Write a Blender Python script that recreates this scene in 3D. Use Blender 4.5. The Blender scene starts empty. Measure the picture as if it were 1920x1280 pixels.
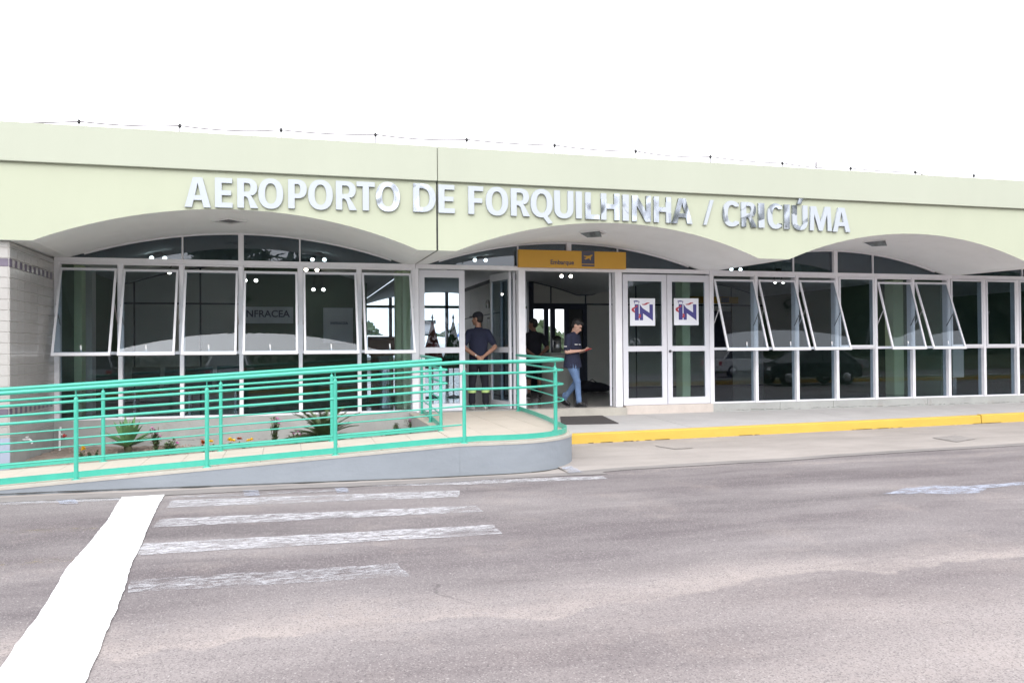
import bpy, bmesh, math, random
import numpy as np
from mathutils import Vector, Matrix, kdtree
rnd = random.Random(7)
PI = math.pi
scene = bpy.context.scene
COL = scene.collection

# ------------------------------------------------------------------ camera
YAW, PITCH, ROLL, FPX = .2645, .0107, -.0074, 1536.07
CAM = Vector((3.5729, -14.3087, 1.54))
FW = Vector((math.sin(YAW)*math.cos(PITCH), math.cos(YAW)*math.cos(PITCH), math.sin(PITCH)))
RT = Vector((math.cos(YAW), -math.sin(YAW), 0)); UPV = RT.cross(FW)
R2 = RT*math.cos(ROLL)+UPV*math.sin(ROLL); U2 = UPV*math.cos(ROLL)-RT*math.sin(ROLL)
cd = bpy.data.cameras.new('camera'); cam = bpy.data.objects.new('camera', cd); COL.objects.link(cam)
cd.sensor_width = 36; cd.lens = 36*FPX/1920; cd.clip_end = 6000; cd.clip_start = .1
M = Matrix.Identity(4)
for i in range(3):
    M[i][0] = R2[i]; M[i][1] = U2[i]; M[i][2] = -FW[i]; M[i][3] = CAM[i]
cam.matrix_world = M
scene.camera = cam
def ray(x, y): return FW+(x-960)/FPX*R2+(640-y)/FPX*U2
def atY(x, y, Y=0.0):                      # photo pixel -> point on the vertical plane Y
    d = ray(x, y); return CAM+d*((Y-CAM.y)/d.y)
def atZ(x, y, Z=0.0):                      # photo pixel -> point on the level plane Z
    d = ray(x, y); return CAM+d*((Z-CAM.z)/d.z)

# ------------------------------------------------------------------ sky, sun, exposure
world = bpy.data.worlds.new('World'); scene.world = world; world.use_nodes = True
wn = world.node_tree.nodes; wl = world.node_tree.links; wn.clear()
SUN_EL, SUN_AZ = math.radians(40), math.radians(196)      # high, in front of the facade, behind cloud
sky = wn.new('ShaderNodeTexSky'); sky.sky_type = 'NISHITA'; sky.sun_disc = False
sky.sun_elevation = SUN_EL; sky.sun_rotation = SUN_AZ
sky.air_density = 1.0; sky.dust_density = 4.0; sky.ozone_density = 1.0
hs = wn.new('ShaderNodeHueSaturation'); hs.inputs['Saturation'].default_value = .12
mx = wn.new('ShaderNodeMixRGB'); mx.inputs[0].default_value = .72
mx.inputs[2].default_value = (15.0, 15.2, 15.8, 1)        # the even cloud layer
bg = wn.new('ShaderNodeBackground'); bg.inputs['Strength'].default_value = .12
wo = wn.new('ShaderNodeOutputWorld')
wl.new(sky.outputs[0], hs.inputs['Color']); wl.new(hs.outputs[0], mx.inputs[1])
wl.new(mx.outputs[0], bg.inputs['Color']); wl.new(bg.outputs[0], wo.inputs[0])
sd = bpy.data.lights.new('sun', 'SUN'); sd.energy = .8; sd.angle = math.radians(40); sd.color = (1, .965, .92)
so = bpy.data.objects.new('sun', sd); COL.objects.link(so)
dv = Vector((math.sin(SUN_AZ)*math.cos(SUN_EL), math.cos(SUN_AZ)*math.cos(SUN_EL), math.sin(SUN_EL)))
so.rotation_euler = dv.to_track_quat('Z', 'Y').to_euler(); so.location = (0, -20, 30)
scene.view_settings.view_transform = 'Standard'; scene.view_settings.look = 'None'
scene.view_settings.exposure = 0.95; scene.view_settings.gamma = 1.0
scene.view_settings.use_curve_mapping = False
scene.cycles.max_bounces = 10; scene.cycles.transparent_max_bounces = 24
scene.cycles.glossy_bounces = 5; scene.cycles.diffuse_bounces = 4

# ------------------------------------------------------------------ materials
def nt(name):
    m = bpy.data.materials.new(name); m.use_nodes = True
    t = m.node_tree; t.nodes.clear()
    out = t.nodes.new('ShaderNodeOutputMaterial')
    return m, t.nodes, t.links, out
def mat(name, c, rough=.6, metal=0, var=.08, scale=3.0, bump=.0, bscale=60.0, stain=0, stain_c=None, spec=.5, stretch=(1,1,1)):
    m, n, l, out = nt(name)
    b = n.new('ShaderNodeBsdfPrincipled'); b.inputs['Roughness'].default_value = rough
    b.inputs['Metallic'].default_value = metal; b.inputs['Specular IOR Level'].default_value = spec
    g = n.new('ShaderNodeNewGeometry'); mp = n.new('ShaderNodeMapping'); mp.inputs['Scale'].default_value = stretch
    l.new(g.outputs['Position'], mp.inputs[0])
    nz = n.new('ShaderNodeTexNoise'); nz.inputs['Scale'].default_value = scale; nz.inputs['Detail'].default_value = 6
    nz.inputs['Roughness'].default_value = .65
    l.new(mp.outputs[0], nz.inputs['Vector'])
    r = n.new('ShaderNodeMapRange'); r.inputs['From Min'].default_value = .3; r.inputs['From Max'].default_value = .7
    r.inputs['To Min'].default_value = 1-var; r.inputs['To Max'].default_value = 1+var
    l.new(nz.outputs[0], r.inputs[0])
    v = n.new('ShaderNodeVectorMath'); v.operation = 'SCALE'; v.inputs[0].default_value = c
    l.new(r.outputs[0], v.inputs['Scale']); col = v.outputs[0]
    if stain:
        n2 = n.new('ShaderNodeTexNoise'); n2.inputs['Scale'].default_value = scale*2.3; n2.inputs['Detail'].default_value = 9
        n2.inputs['Roughness'].default_value = .7; n2.inputs['Distortion'].default_value = .6
        l.new(mp.outputs[0], n2.inputs['Vector'])
        r2 = n.new('ShaderNodeMapRange'); r2.inputs['From Min'].default_value = .56; r2.inputs['From Max'].default_value = .72
        r2.inputs['To Max'].default_value = stain; l.new(n2.outputs[0], r2.inputs[0])
        mm = n.new('ShaderNodeMixRGB'); l.new(r2.outputs[0], mm.inputs[0]); l.new(col, mm.inputs[1])
        mm.inputs[2].default_value = (*(stain_c or [x*.5 for x in c]), 1); col = mm.outputs[0]
    l.new(col, b.inputs['Base Color'])
    if bump:
        n3 = n.new('ShaderNodeTexNoise'); n3.inputs['Scale'].default_value = bscale; n3.inputs['Detail'].default_value = 4
        l.new(g.outputs['Position'], n3.inputs['Vector'])
        bp = n.new('ShaderNodeBump'); bp.inputs['Strength'].default_value = bump; bp.inputs['Distance'].default_value = .01
        l.new(n3.outputs[0], bp.inputs['Height']); l.new(bp.outputs[0], b.inputs['Normal'])
    l.new(b.outputs[0], out.inputs[0])
    return m
def glassmat(name, tint, ior=1.55, rough=0.0, refl=1.0):
    m, n, l, out = nt(name)
    t = n.new('ShaderNodeBsdfTransparent'); t.inputs[0].default_value = (*tint, 1)
    g = n.new('ShaderNodeBsdfGlossy'); g.inputs['Roughness'].default_value = rough; g.inputs['Color'].default_value = (.96, .96, 1, 1)
    f = n.new('ShaderNodeFresnel')
    # rays pass straight through, so both faces of the pane must see the glass from the air side
    geo = n.new('ShaderNodeNewGeometry'); bf = n.new('ShaderNodeMapRange'); bf.inputs['To Min'].default_value = ior; bf.inputs['To Max'].default_value = 1/ior
    l.new(geo.outputs['Backfacing'], bf.inputs[0]); l.new(bf.outputs[0], f.inputs['IOR'])
    tc = n.new('ShaderNodeTexNoise'); tc.inputs['Scale'].default_value = 1.1
    l.new(geo.outputs['Position'], tc.inputs['Vector'])
    bp = n.new('ShaderNodeBump'); bp.inputs['Strength'].default_value = .04; bp.inputs['Distance'].default_value = .02
    l.new(tc.outputs[0], bp.inputs['Height']); l.new(bp.outputs[0], g.inputs['Normal'])
    mu = n.new('ShaderNodeMath'); mu.operation = 'MULTIPLY'; mu.inputs[1].default_value = refl
    l.new(f.outputs[0], mu.inputs[0])
    mix = n.new('ShaderNodeMixShader'); l.new(mu.outputs[0], mix.inputs[0]); l.new(t.outputs[0], mix.inputs[1]); l.new(g.outputs[0], mix.inputs[2])
    l.new(mix.outputs[0], out.inputs[0])
    return m
def emis(name, c, s):
    m, n, l, out = nt(name); e = n.new('ShaderNodeEmission'); e.inputs[0].default_value = (*c, 1); e.inputs[1].default_value = s
    l.new(e.outputs[0], out.inputs[0]); return m

def asphalt_nodes(n, l):
    """colour + bump sockets of the worn, pinkish grey, dusty asphalt, laid out in world metres"""
    g = n.new('ShaderNodeNewGeometry'); P = g.outputs['Position']
    def noise(scale, detail=4, rough=.6, stretch=None, dist=0):
        x = n.new('ShaderNodeTexNoise'); x.inputs['Scale'].default_value = scale; x.inputs['Detail'].default_value = detail
        x.inputs['Roughness'].default_value = rough; x.inputs['Distortion'].default_value = dist
        if stretch:
            mp = n.new('ShaderNodeMapping'); mp.inputs['Scale'].default_value = stretch; l.new(P, mp.inputs[0]); l.new(mp.outputs[0], x.inputs['Vector'])
        else: l.new(P, x.inputs['Vector'])
        return x.outputs[0]
    def rng(s, a, b, c=0, d=1):
        r = n.new('ShaderNodeMapRange'); r.inputs[1].default_value = a; r.inputs[2].default_value = b
        r.inputs[3].default_value = c; r.inputs[4].default_value = d; l.new(s, r.inputs[0]); return r.outputs[0]
    def mixc(f, a, b):
        m_ = n.new('ShaderNodeMixRGB'); l.new(f, m_.inputs[0])
        for i, s in ((1, a), (2, b)):
            if isinstance(s, tuple): m_.inputs[i].default_value = (*s, 1)
            else: l.new(s, m_.inputs[i])
        return m_.outputs[0]
    def mth(op, a, b=None):
        m_ = n.new('ShaderNodeMath'); m_.operation = op
        for i, s in ((0, a), (1, b)):
            if s is None: continue
            if isinstance(s, (int, float)): m_.inputs[i].default_value = s
            else: l.new(s, m_.inputs[i])
        return m_.outputs[0]
    base = mixc(rng(noise(.5, 6, .62, (.45, 1.6, 1)), .36, .66), (.118, .101, .107), (.245, .222, .222))
    # wheel-polished darker lanes running along the road
    sep = n.new('ShaderNodeSeparateXYZ'); l.new(P, sep.inputs[0]); X, Y = sep.outputs[0], sep.outputs[1]
    wob = mth('MULTIPLY', mth('SUBTRACT', noise(.35, 3, .5, (1, .1, 1)), .5), 1.1)
    for yc, w, c, k in ((-6.9, .5, (.095, .083, .088), .75), (-8.9, .55, (.12, .105, .11), .55)):
        d = mth('ABSOLUTE', mth('SUBTRACT', mth('ADD', Y, wob), yc))
        f = mth('MULTIPLY', rng(d, 0, w, 1, 0), mth('MULTIPLY', rng(noise(1.3, 5, .7, (.5, 1.4, 1)), .35, .62), k))
        base = mixc(f, base, c)
    # sandy drift lines: a hard lower edge and a soft upper one
    for yc, slope, up, k in ((-9.62, .03, .62, .75), (-4.85, .0, .35, .35), (-11.3, -.02, .7, .5)):
        w2 = mth('MULTIPLY', mth('SUBTRACT', noise(.55, 5, .6, (1, .15, 1), .4), .5), 1.5)
        yy = mth('SUBTRACT', mth('ADD', Y, w2), mth('ADD', mth('MULTIPLY', mth('SUBTRACT', X, 4.5), slope), yc))
        f = mth('MULTIPLY', mth('MULTIPLY', rng(yy, 0, .05), rng(yy, .08, up, 1, 0)), mth('MULTIPLY', rng(noise(2.2, 6, .7, (.6, 1, 1)), .3, .6), k))
        base = mixc(f, base, (.35, .305, .285))
    base = mixc(mth('MULTIPLY', rng(noise(1.1, 7, .72), .54, .72), .45), base, (.30, .255, .235))
    near = mth('MULTIPLY', rng(mth('ADD', Y, wob), -8.6, -10.2), rng(noise(.6, 5, .6, (.6, 1, 1)), .34, .6, .25, .85))
    base = mixc(mth('MULTIPLY', near, .5), base, (.34, .295, .28))
    # aggregate: light and dark stones
    v = n.new('ShaderNodeTexVoronoi'); v.inputs['Scale'].default_value = 135; l.new(P, v.inputs['Vector'])
    cs = n.new('ShaderNodeSeparateColor'); l.new(v.outputs['Color'], cs.inputs[0])
    base = mixc(mth('MULTIPLY', rng(cs.outputs[0], .80, .95), .5), base, (.36, .33, .32))
    base = mixc(mth('MULTIPLY', rng(cs.outputs[1], .72, .95), .55), base, (.06, .052, .056))
    sp = noise(48, 2, .5); base = mixc(mth('MULTIPLY', rng(sp, .66, .74), .55), base, (.52, .49, .48))
    base = mixc(mth('MULTIPLY', rng(noise(.9, 8, .7, (.35, 1.8, 1), .5), .55, .68), .45), base, (.085, .072, .078))
    base = mixc(mth('MULTIPLY', rng(noise(60, 3, .7), .35, .65), .18), base, (.07, .06, .065))
    # fine cracks
    v2 = n.new('ShaderNodeTexVoronoi'); v2.feature = 'DISTANCE_TO_EDGE'; v2.inputs['Scale'].default_value = .42
    wv = n.new('ShaderNodeMixRGB'); wv.blend_type = 'ADD'; wv.inputs[0].default_value = .35
    nc = n.new('ShaderNodeTexNoise'); nc.inputs['Scale'].default_value = 2.2; nc.inputs['Detail'].default_value = 6; l.new(P, nc.inputs['Vector'])
    l.new(P, wv.inputs[1]); l.new(nc.outputs['Color'], wv.inputs[2]); l.new(wv.outputs[0], v2.inputs['Vector'])
    crack = mth('MULTIPLY', rng(v2.outputs['Distance'], .001, .004, 1, 0), rng(noise(.7, 3), .60, .72))
    base = mixc(mth('MULTIPLY', crack, .6), base, (.06, .052, .055))
    hgt = mth('SUBTRACT', mth('ADD', mth('MULTIPLY', noise(110, 3, .7), .7), mth('MULTIPLY', v.outputs['Distance'], .5)), mth('MULTIPLY', crack, .6))
    bp = n.new('ShaderNodeBump'); bp.inputs['Strength'].default_value = .55; bp.inputs['Distance'].default_value = .012
    l.new(hgt, bp.inputs['Height'])
    return base, bp.outputs[0], dict(noise=noise, rng=rng, mixc=mixc, mth=mth, X=X, Y=Y, P=P)
def asphalt(name, paint=None, cover=.5, strength=.8):
    m, n, l, out = nt(name); c, b, h = asphalt_nodes(n, l)
    p = n.new('ShaderNodeBsdfPrincipled'); p.inputs['Roughness'].default_value = .92; p.inputs['Specular IOR Level'].default_value = .3
    if paint:
        rng, noise, mth = h['rng'], h['noise'], h['mth']
        w = mth('MULTIPLY', rng(noise(13, 9, .8, (.6, 1.3, 1), .3), 1-cover-.07, 1-cover+.07), rng(noise(1.6, 5, .65, (.7, 1.4, 1)), .34, .50, .15, 1))
        f = mth('MULTIPLY', mth('MULTIPLY', w, rng(noise(50, 4, .8), .34, .48, .4, 1)), strength)
        p.inputs['Base Color'].default_value = (*paint, 1); l.new(b, p.inputs['Normal'])
        tr = n.new('ShaderNodeBsdfTransparent'); ms = n.new('ShaderNodeMixShader')
        l.new(f, ms.inputs[0]); l.new(tr.outputs[0], ms.inputs[1]); l.new(p.outputs[0], ms.inputs[2]); l.new(ms.outputs[0], out.inputs[0])
        return m
    l.new(c, p.inputs['Base Color']); l.new(b, p.inputs['Normal']); l.new(p.outputs[0], out.inputs[0])
    return m
def chrome(name, amount, seed):
    """polished letter with remains of white protective film"""
    m, n, l, out = nt(name)
    g = n.new('ShaderNodeNewGeometry'); mp = n.new('ShaderNodeMapping'); mp.inputs['Location'].default_value = (seed, 0, seed*.37)
    mp.inputs['Scale'].default_value = (1.5, 1, 1)
    l.new(g.outputs['Position'], mp.inputs[0])
    nz = n.new('ShaderNodeTexNoise'); nz.inputs['Scale'].default_value = 1.7; nz.inputs['Detail'].default_value = 1.0; nz.inputs['Distortion'].default_value = 1.0
    l.new(mp.outputs[0], nz.inputs['Vector'])
    r = n.new('ShaderNodeMapRange'); r.inputs[1].default_value = 1-amount-.07; r.inputs[2].default_value = 1-amount-.04; l.new(nz.outputs[0], r.inputs[0])
    a = n.new('ShaderNodeBsdfPrincipled'); a.inputs['Base Color'].default_value = (.40, .435, .48, 1); a.inputs['Roughness'].default_value = .4; a.inputs['Metallic'].default_value = .0
    c = n.new('ShaderNodeBsdfPrincipled'); c.inputs['Base Color'].default_value = (.42, .45, .51, 1); c.inputs['Metallic'].default_value = 1; c.inputs['Roughness'].default_value = .22
    b = n.new('ShaderNodeBump'); b.inputs['Strength'].default_value = .5; b.inputs['Distance'].default_value = .05
    n2 = n.new('ShaderNodeTexNoise'); n2.inputs['Scale'].default_value = 2.6; n2.inputs['Detail'].default_value = 0; n2.inputs['Distortion'].default_value = .8; l.new(mp.outputs[0], n2.inputs['Vector'])
    l.new(n2.outputs[0], b.inputs['Height']); l.new(b.outputs[0], c.inputs['Normal'])
    x = n.new('ShaderNodeMixShader'); l.new(r.outputs[0], x.inputs[0]); l.new(a.outputs[0], x.inputs[1]); l.new(c.outputs[0], x.inputs[2])
    l.new(x.outputs[0], out.inputs[0]); return m

MT = {}
MT['cream'] = mat('cream_green_paint', (.395, .42, .322), .75, var=.03, scale=.8, bump=.15, bscale=90, stain=.12, stain_c=(.31, .325, .265), stretch=(1, 1, .35))
MT['cream_top'] = mat('pale_green_paint', (.385, .407, .335), .75, var=.03, scale=.7, bump=.12, bscale=90, stain=.12, stain_c=(.32, .335, .285), stretch=(1, 1, .3))
MT['soffit'] = mat('white_soffit_paint', (.82, .825, .83), .85, var=.05, scale=1.0, bump=.1, bscale=40, stain=.12, stain_c=(.45, .44, .42))
MT['ceiling'] = mat('ceiling_paint', (.60, .62, .62), .8, var=.04)
MT['alu'] = mat('anodised_aluminium', (.74, .73, .77), .4, .0, var=.05, scale=5)
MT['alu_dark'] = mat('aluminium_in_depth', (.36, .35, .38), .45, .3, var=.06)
MT['sash'] = mat('bright_sash_aluminium', (.68, .68, .72), .35, 0, var=.03)
MT['white_door'] = mat('white_lacquer', (.60, .60, .65), .4, 0, var=.03)
MT['glass'] = glassmat('window_glass', (.72, .78, .82), 1.52, refl=.68)
MT['glass_clear'] = glassmat('clear_rear_glass', (.95, .96, .97), 1.45, refl=.5)
MT['glass_up'] = glassmat('lunette_glass', (.42, .49, .54), 1.6, refl=1.1)
MT['base'] = mat('rendered_base', (.34, .345, .335), .9, var=.12, scale=2.2, bump=.3, bscale=45, stain=.5, stain_c=(.26, .23, .20))
MT['door_base'] = mat('beige_tile_base', (.52, .46, .42), .6, var=.08, scale=5, stain=.25)
MT['plinth'] = mat('blue_grey_plinth', (.36, .40, .50), .85, var=.1, scale=2, stain=.3)
MT['tile'] = mat('glazed_wall_tile', (.385, .37, .36), .2, var=.05, scale=1.5)
MT['tile_dark'] = mat('dark_mosaic', (.12, .10, .14), .6, var=.15, scale=9)
MT['grout'] = mat('tile_grout', (.62, .60, .57), .9)
MT['green'] = mat('green_rail_enamel', (.05, .37, .28), .38, var=.07, scale=6, stain=.35, stain_c=(.10, .46, .34), bump=.05)
MT['deck'] = mat('cream_deck_tile', (.47, .415, .355), .7, var=.05, scale=3, stain=.25, stain_c=(.42, .36, .30))
MT['rampwall'] = mat('grey_blue_wall_paint', (.222, .245, .275), .85, var=.10, scale=1.4, bump=.35, bscale=22, stain=.4, stain_c=(.18, .20, .24), stretch=(.6, 1, 1.8))
MT['rampedge'] = mat('bare_ramp_edge', (.40, .375, .335), .9, var=.1, scale=6)
MT['pave'] = mat('pavement_concrete', (.40, .385, .38), .9, var=.08, scale=1.8, bump=.25, bscale=50, stain=.35, stain_c=(.33, .31, .30))
MT['gutter'] = mat('dusty_gutter_concrete', (.29, .262, .245), .95, var=.14, scale=1.5, bump=.4, bscale=40, stain=.55, stain_c=(.22, .195, .18), stretch=(.5, 1.3, 1))
MT['gutter_dark'] = mat('silted_gutter', (.19, .175, .17), .95, var=.2, scale=3, bump=.5, bscale=40, stain=.5, stretch=(.4, 2, 1))
MT['manhole'] = mat('rough_patch', (.24, .22, .21), .95, var=.2, scale=9, bump=.6, stain=.5)
MT['yellow'] = mat('yellow_kerb_paint', (.52, .34, .055), .7, var=.06, scale=3, bump=.25, bscale=35, stain=.3, stain_c=(.62, .40, .10), stretch=(.5, 1, 2))
MT['white_line'] = mat('fresh_white_road_paint', (.84, .85, .86), .7, var=.02, scale=6, bump=.3, bscale=120)
MT['asphalt'] = asphalt('worn_asphalt')
MT['stripe'] = asphalt('worn_white_stripe', (.47, .465, .49), .53, .82)
MT['stripe_faint'] = asphalt('nearly_gone_white_stripe', (.43, .425, .45), .49, .75)
MT['stripe_ghost'] = asphalt('ghost_of_a_white_stripe', (.52, .52, .58), .34, .7)
MT['stripe_yellow'] = asphalt('faded_yellow_line', (.42, .33, .16), .42, .45)
MT['patch_blue'] = asphalt('blue_grey_painted_patch', (.40, .43, .52), .52, .8)
MT['soil'] = mat('planter_soil', (.31, .25, .21), .95, var=.25, scale=7, bump=1, bscale=30, stain=.5, stain_c=(.30, .25, .22))
MT['floor'] = mat('dark_polished_floor', (.32, .30, .285), .16, var=.1, scale=3)
MT['panel'] = mat('beige_wall_panel', (.60, .58, .54), .6, var=.04, scale=1)
MT['panel2'] = mat('grey_wall_panel', (.50, .50, .50), .5, var=.05, scale=1)
MT['joint'] = mat('navy_panel_joint', (.018, .022, .05), .5)
MT['green_wall'] = mat('dark_green_wall', (.11, .16, .11), .8, var=.05)
MT['green_col'] = mat('light_green_column', (.64, .74, .48), .7, var=.04)
MT['black'] = mat('black_plastic', (.015, .015, .018), .5)
MT['dark'] = mat('dark_grey', (.05, .05, .055), .6)
MT['mat'] = mat('charcoal_doormat', (.055, .048, .048), .95, var=.15, scale=30, bump=.5, bscale=200)
MT['orange'] = mat('amber_sign_board', (.56, .30, .035), .5, var=.04, scale=2)
MT['signgrey'] = mat('sign_grey', (.075, .075, .11), .6)
MT['paper'] = mat('white_sticker', (.74, .76, .82), .5, var=.02)
MT['logoblue'] = mat('logo_blue', (.055, .05, .22), .5); MT['logored'] = mat('logo_red', (.42, .05, .07), .5)
MT['pic'] = mat('framed_print', (.16, .18, .19), .3, var=.6, scale=7)
MT['board'] = mat('pale_board', (.62, .63, .66), .6)
MT['navytext'] = mat('navy_lettering', (.03, .035, .09), .6)
MT['white'] = mat('white_plastic', (.75, .75, .76), .4)
MT['red'] = mat('red_plastic', (.45, .04, .04), .5); MT['bluep'] = mat('blue_stripe', (.03, .13, .4), .5)
MT['steel'] = mat('brushed_steel', (.55, .55, .56), .25, .9)
MT['leaf'] = mat('agave_leaf', (.11, .23, .09), .5, var=.25, scale=9, stretch=(1, 1, .4))
MT['palm'] = mat('palm_leaf', (.075, .115, .05), .6, var=.35, scale=14)
MT['herb'] = mat('herb_leaf', (.09, .15, .06), .6, var=.3, scale=20)
MT['pink'] = mat('pink_petal', (.62, .20, .45), .6); MT['mari'] = mat('yellow_petal', (.85, .58, .02), .6); MT['rust'] = mat('rust_petal', (.50, .12, .03), .6)
MT['stem'] = mat('plant_stem', (.08, .08, .04), .7)
MT['bark'] = mat('tree_bark', (.10, .08, .06), .9, var=.3, scale=4)
MT['crown'] = mat('tree_leaves', (.045, .075, .03), .6, var=.4, scale=.9)
MT['crown2'] = mat('pine_needles', (.03, .05, .028), .6, var=.4, scale=.9)
MT['grass'] = mat('rough_grass', (.085, .095, .05), .9, var=.3, scale=.6)
MT['moss'] = mat('silt_and_moss', (.045, .045, .035), .95, var=.5, scale=8)
MT['apron'] = mat('apron_concrete', (.30, .30, .30), .9, var=.08, scale=.3)
MT['skin'] = mat('tan_skin', (.36, .19, .13), .5, var=.05); MT['skin_d'] = mat('brown_skin', (.20, .10, .07), .5, var=.05); MT['skin_l'] = mat('light_skin', (.52, .31, .24), .5, var=.05)
MT['navy'] = mat('navy_cotton', (.016, .019, .045), .9, var=.2, scale=5, bump=.3, bscale=12)
MT['blackcloth'] = mat('black_cotton', (.012, .012, .02), .9, var=.2, scale=5, bump=.3, bscale=12)
MT['jeans'] = mat('faded_jeans', (.10, .16, .29), .9, var=.35, scale=4, bump=.3, bscale=14, stain=.6, stain_c=(.25, .34, .48))
MT['hair'] = mat('black_hair', (.012, .010, .010), .6, var=.3, scale=40, bump=.5)
MT['reflect'] = mat('lime_reflective_band', (.50, .68, .25), .4)
MT['shoe'] = mat('black_shoe', (.012, .012, .014), .4); MT['sole'] = mat('pale_sole', (.6, .6, .6), .6)
MT['bulb'] = emis('lit_bulb', (1, .93, .80), 10)
MT['cable'] = mat('wire', (.10, .08, .09), .6)
MT['carw'] = mat('white_car_paint', (.70, .71, .72), .2, var=.0); MT['cars'] = mat('silver_car_paint', (.30, .31, .33), .25, .5, var=0); MT['card'] = mat('dark_car_paint', (.03, .035, .045), .2, .3, var=0)
MT['carglass'] = mat('car_glass', (.02, .025, .03), .05, var=0)
MT['rubber'] = mat('rubber', (.02, .02, .02), .8)
MT['wood'] = mat('dark_wood', (.14, .065, .04), .5, var=.2, scale=5)
MT['flagred'] = mat('dark_red_flag', (.20, .02, .03), .8, var=.3, scale=6); MT['flaggreen'] = mat('dark_green_flag', (.02, .07, .03), .8, var=.5, scale=6)

# ------------------------------------------------------------------ building helpers
ORG = {}
def org(p): return ORG.get(p.name, Vector((0, 0, 0))) if p else Vector((0, 0, 0))
def tag(o, label=None, cat=None, group=None, kind=None):
    if label: o['label'] = label
    if cat: o['category'] = cat
    if group: o['group'] = group
    if kind: o['kind'] = kind
    return o
def thing(name, loc, label, cat, group=None):
    o = bpy.data.objects.new(name, None); COL.objects.link(o); o.location = loc; o.empty_display_size = .1
    ORG[o.name] = Vector(loc); return tag(o, label, cat, group)
class MB:
    def __init__(s): s.v = []; s.f = []; s.m = []; s.sm = []
    def add(s, vs, fs, m=0, smooth=False):
        k = len(s.v); s.v += [tuple(v) for v in vs]; s.f += [tuple(i+k for i in f) for f in fs]; s.m += [m]*len(fs); s.sm += [smooth]*len(fs); return s
    def hexa(s, p, m=0): return s.add(p, [(0, 3, 2, 1), (4, 5, 6, 7), (0, 1, 5, 4), (1, 2, 6, 5), (2, 3, 7, 6), (3, 0, 4, 7)], m)
    def box(s, x0, x1, y0, y1, z0, z1, m=0):
        return s.hexa([(x0, y0, z0), (x1, y0, z0), (x1, y1, z0), (x0, y1, z0), (x0, y0, z1), (x1, y0, z1), (x1, y1, z1), (x0, y1, z1)], m)
    def bbox(s, x0, x1, y0, y1, z0, z1, b=.008, m=0):          # box with bevelled edges
        bm = bmesh.new(); bmesh.ops.create_cube(bm, size=1)
        for v in bm.verts: v.co = Vector(((x0+x1)/2+v.co.x*(x1-x0), (y0+y1)/2+v.co.y*(y1-y0), (z0+z1)/2+v.co.z*(z1-z0)))
        bmesh.ops.bevel(bm, geom=bm.edges[:], offset=b, segments=2, affect='EDGES')
        bm.verts.index_update(); s.add([v.co for v in bm.verts], [[v.index for v in f.verts] for f in bm.faces], m); bm.free(); return s
    def beam(s, a, b, w, h, up=(0, 0, 1), m=0):
        a, b = Vector(a), Vector(b); d = (b-a).normalized(); sd_ = d.cross(Vector(up)).normalized()*w/2; u = sd_.cross(d).normalized()*h/2
        return s.hexa([a-sd_-u, a+sd_-u, b+sd_-u, b-sd_-u, a-sd_+u, a+sd_+u, b+sd_+u, b-sd_+u], m)
    def tube(s, pts, r, n=10, m=0, caps=True, closed=False):
        pts = [Vector(p) for p in pts]; rs = r if isinstance(r, (list, tuple)) else [r]*len(pts)
        rings = []; ref = None
        for i, p in enumerate(pts):
            if closed: d = (pts[(i+1) % len(pts)]-pts[i-1])
            else: d = (pts[min(i+1, len(pts)-1)]-pts[max(i-1, 0)])
            d.normalize()
            if ref is None: ref = Vector((0, 0, 1)) if abs(d.z) < .9 else Vector((1, 0, 0))
            a = d.cross(ref).normalized(); b = a.cross(d).normalized(); ref = b
            rings.append([p+(a*math.cos(t)+b*math.sin(t))*rs[i] for t in [2*PI*k/n for k in range(n)]])
        vs = [v for g in rings for v in g]; fs = []
        R = len(pts) if closed else len(pts)-1
        for i in range(R):
            j = (i+1) % len(pts)
            for k in range(n): fs.append((i*n+k, i*n+(k+1) % n, j*n+(k+1) % n, j*n+k))
        s.add(vs, fs, m, True)
        if caps and not closed: s.add(rings[0], [tuple(range(n))[::-1]], m); s.add(rings[-1], [tuple(range(n))], m)
        return s
    def lathe(s, prof, c=(0, 0, 0), n=16, m=0, axis='z'):
        c = Vector(c); vs = []
        for r, z in prof:
            for k in range(n):
                t = 2*PI*k/n; p = Vector((r*math.cos(t), r*math.sin(t), z))
                if axis == 'x': p = Vector((p.z, p.x, p.y))
                if axis == 'y': p = Vector((p.x, p.z, p.y))
                vs.append(c+p)
        fs = [(i*n+k, i*n+(k+1) % n, (i+1)*n+(k+1) % n, (i+1)*n+k) for i in range(len(prof)-1) for k in range(n)]
        return s.add(vs, fs, m, True)
    def prism(s, poly, z0, z1, m=0):                           # polygon in plan, extruded up
        n = len(poly); vs = [(x, y, z0) for x, y in poly]+[(x, y, z1) for x, y in poly]
        return s.add(vs, [tuple(range(n))[::-1], tuple(range(n, 2*n))]+[(i, (i+1) % n, n+(i+1) % n, n+i) for i in range(n)], m)
    def build(s, name, mats, parent=None, kind=None):
        me = bpy.data.meshes.new(name); o_ = org(parent)
        me.from_pydata([(v[0]-o_.x, v[1]-o_.y, v[2]-o_.z) for v in s.v], [], s.f)
        for x in (mats if isinstance(mats, (list, tuple)) else [mats]): me.materials.append(MT[x] if isinstance(x, str) else x)
        me.polygons.foreach_set('material_index', s.m); me.polygons.foreach_set('use_smooth', s.sm)
        bm = bmesh.new(); bm.from_mesh(me); bmesh.ops.recalc_face_normals(bm, faces=bm.faces[:]); bm.to_mesh(me); bm.free()
        o = bpy.data.objects.new(name, me); COL.objects.link(o); o.parent = parent; ORG[o.name] = o_
        if kind: o['kind'] = kind
        return o
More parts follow.
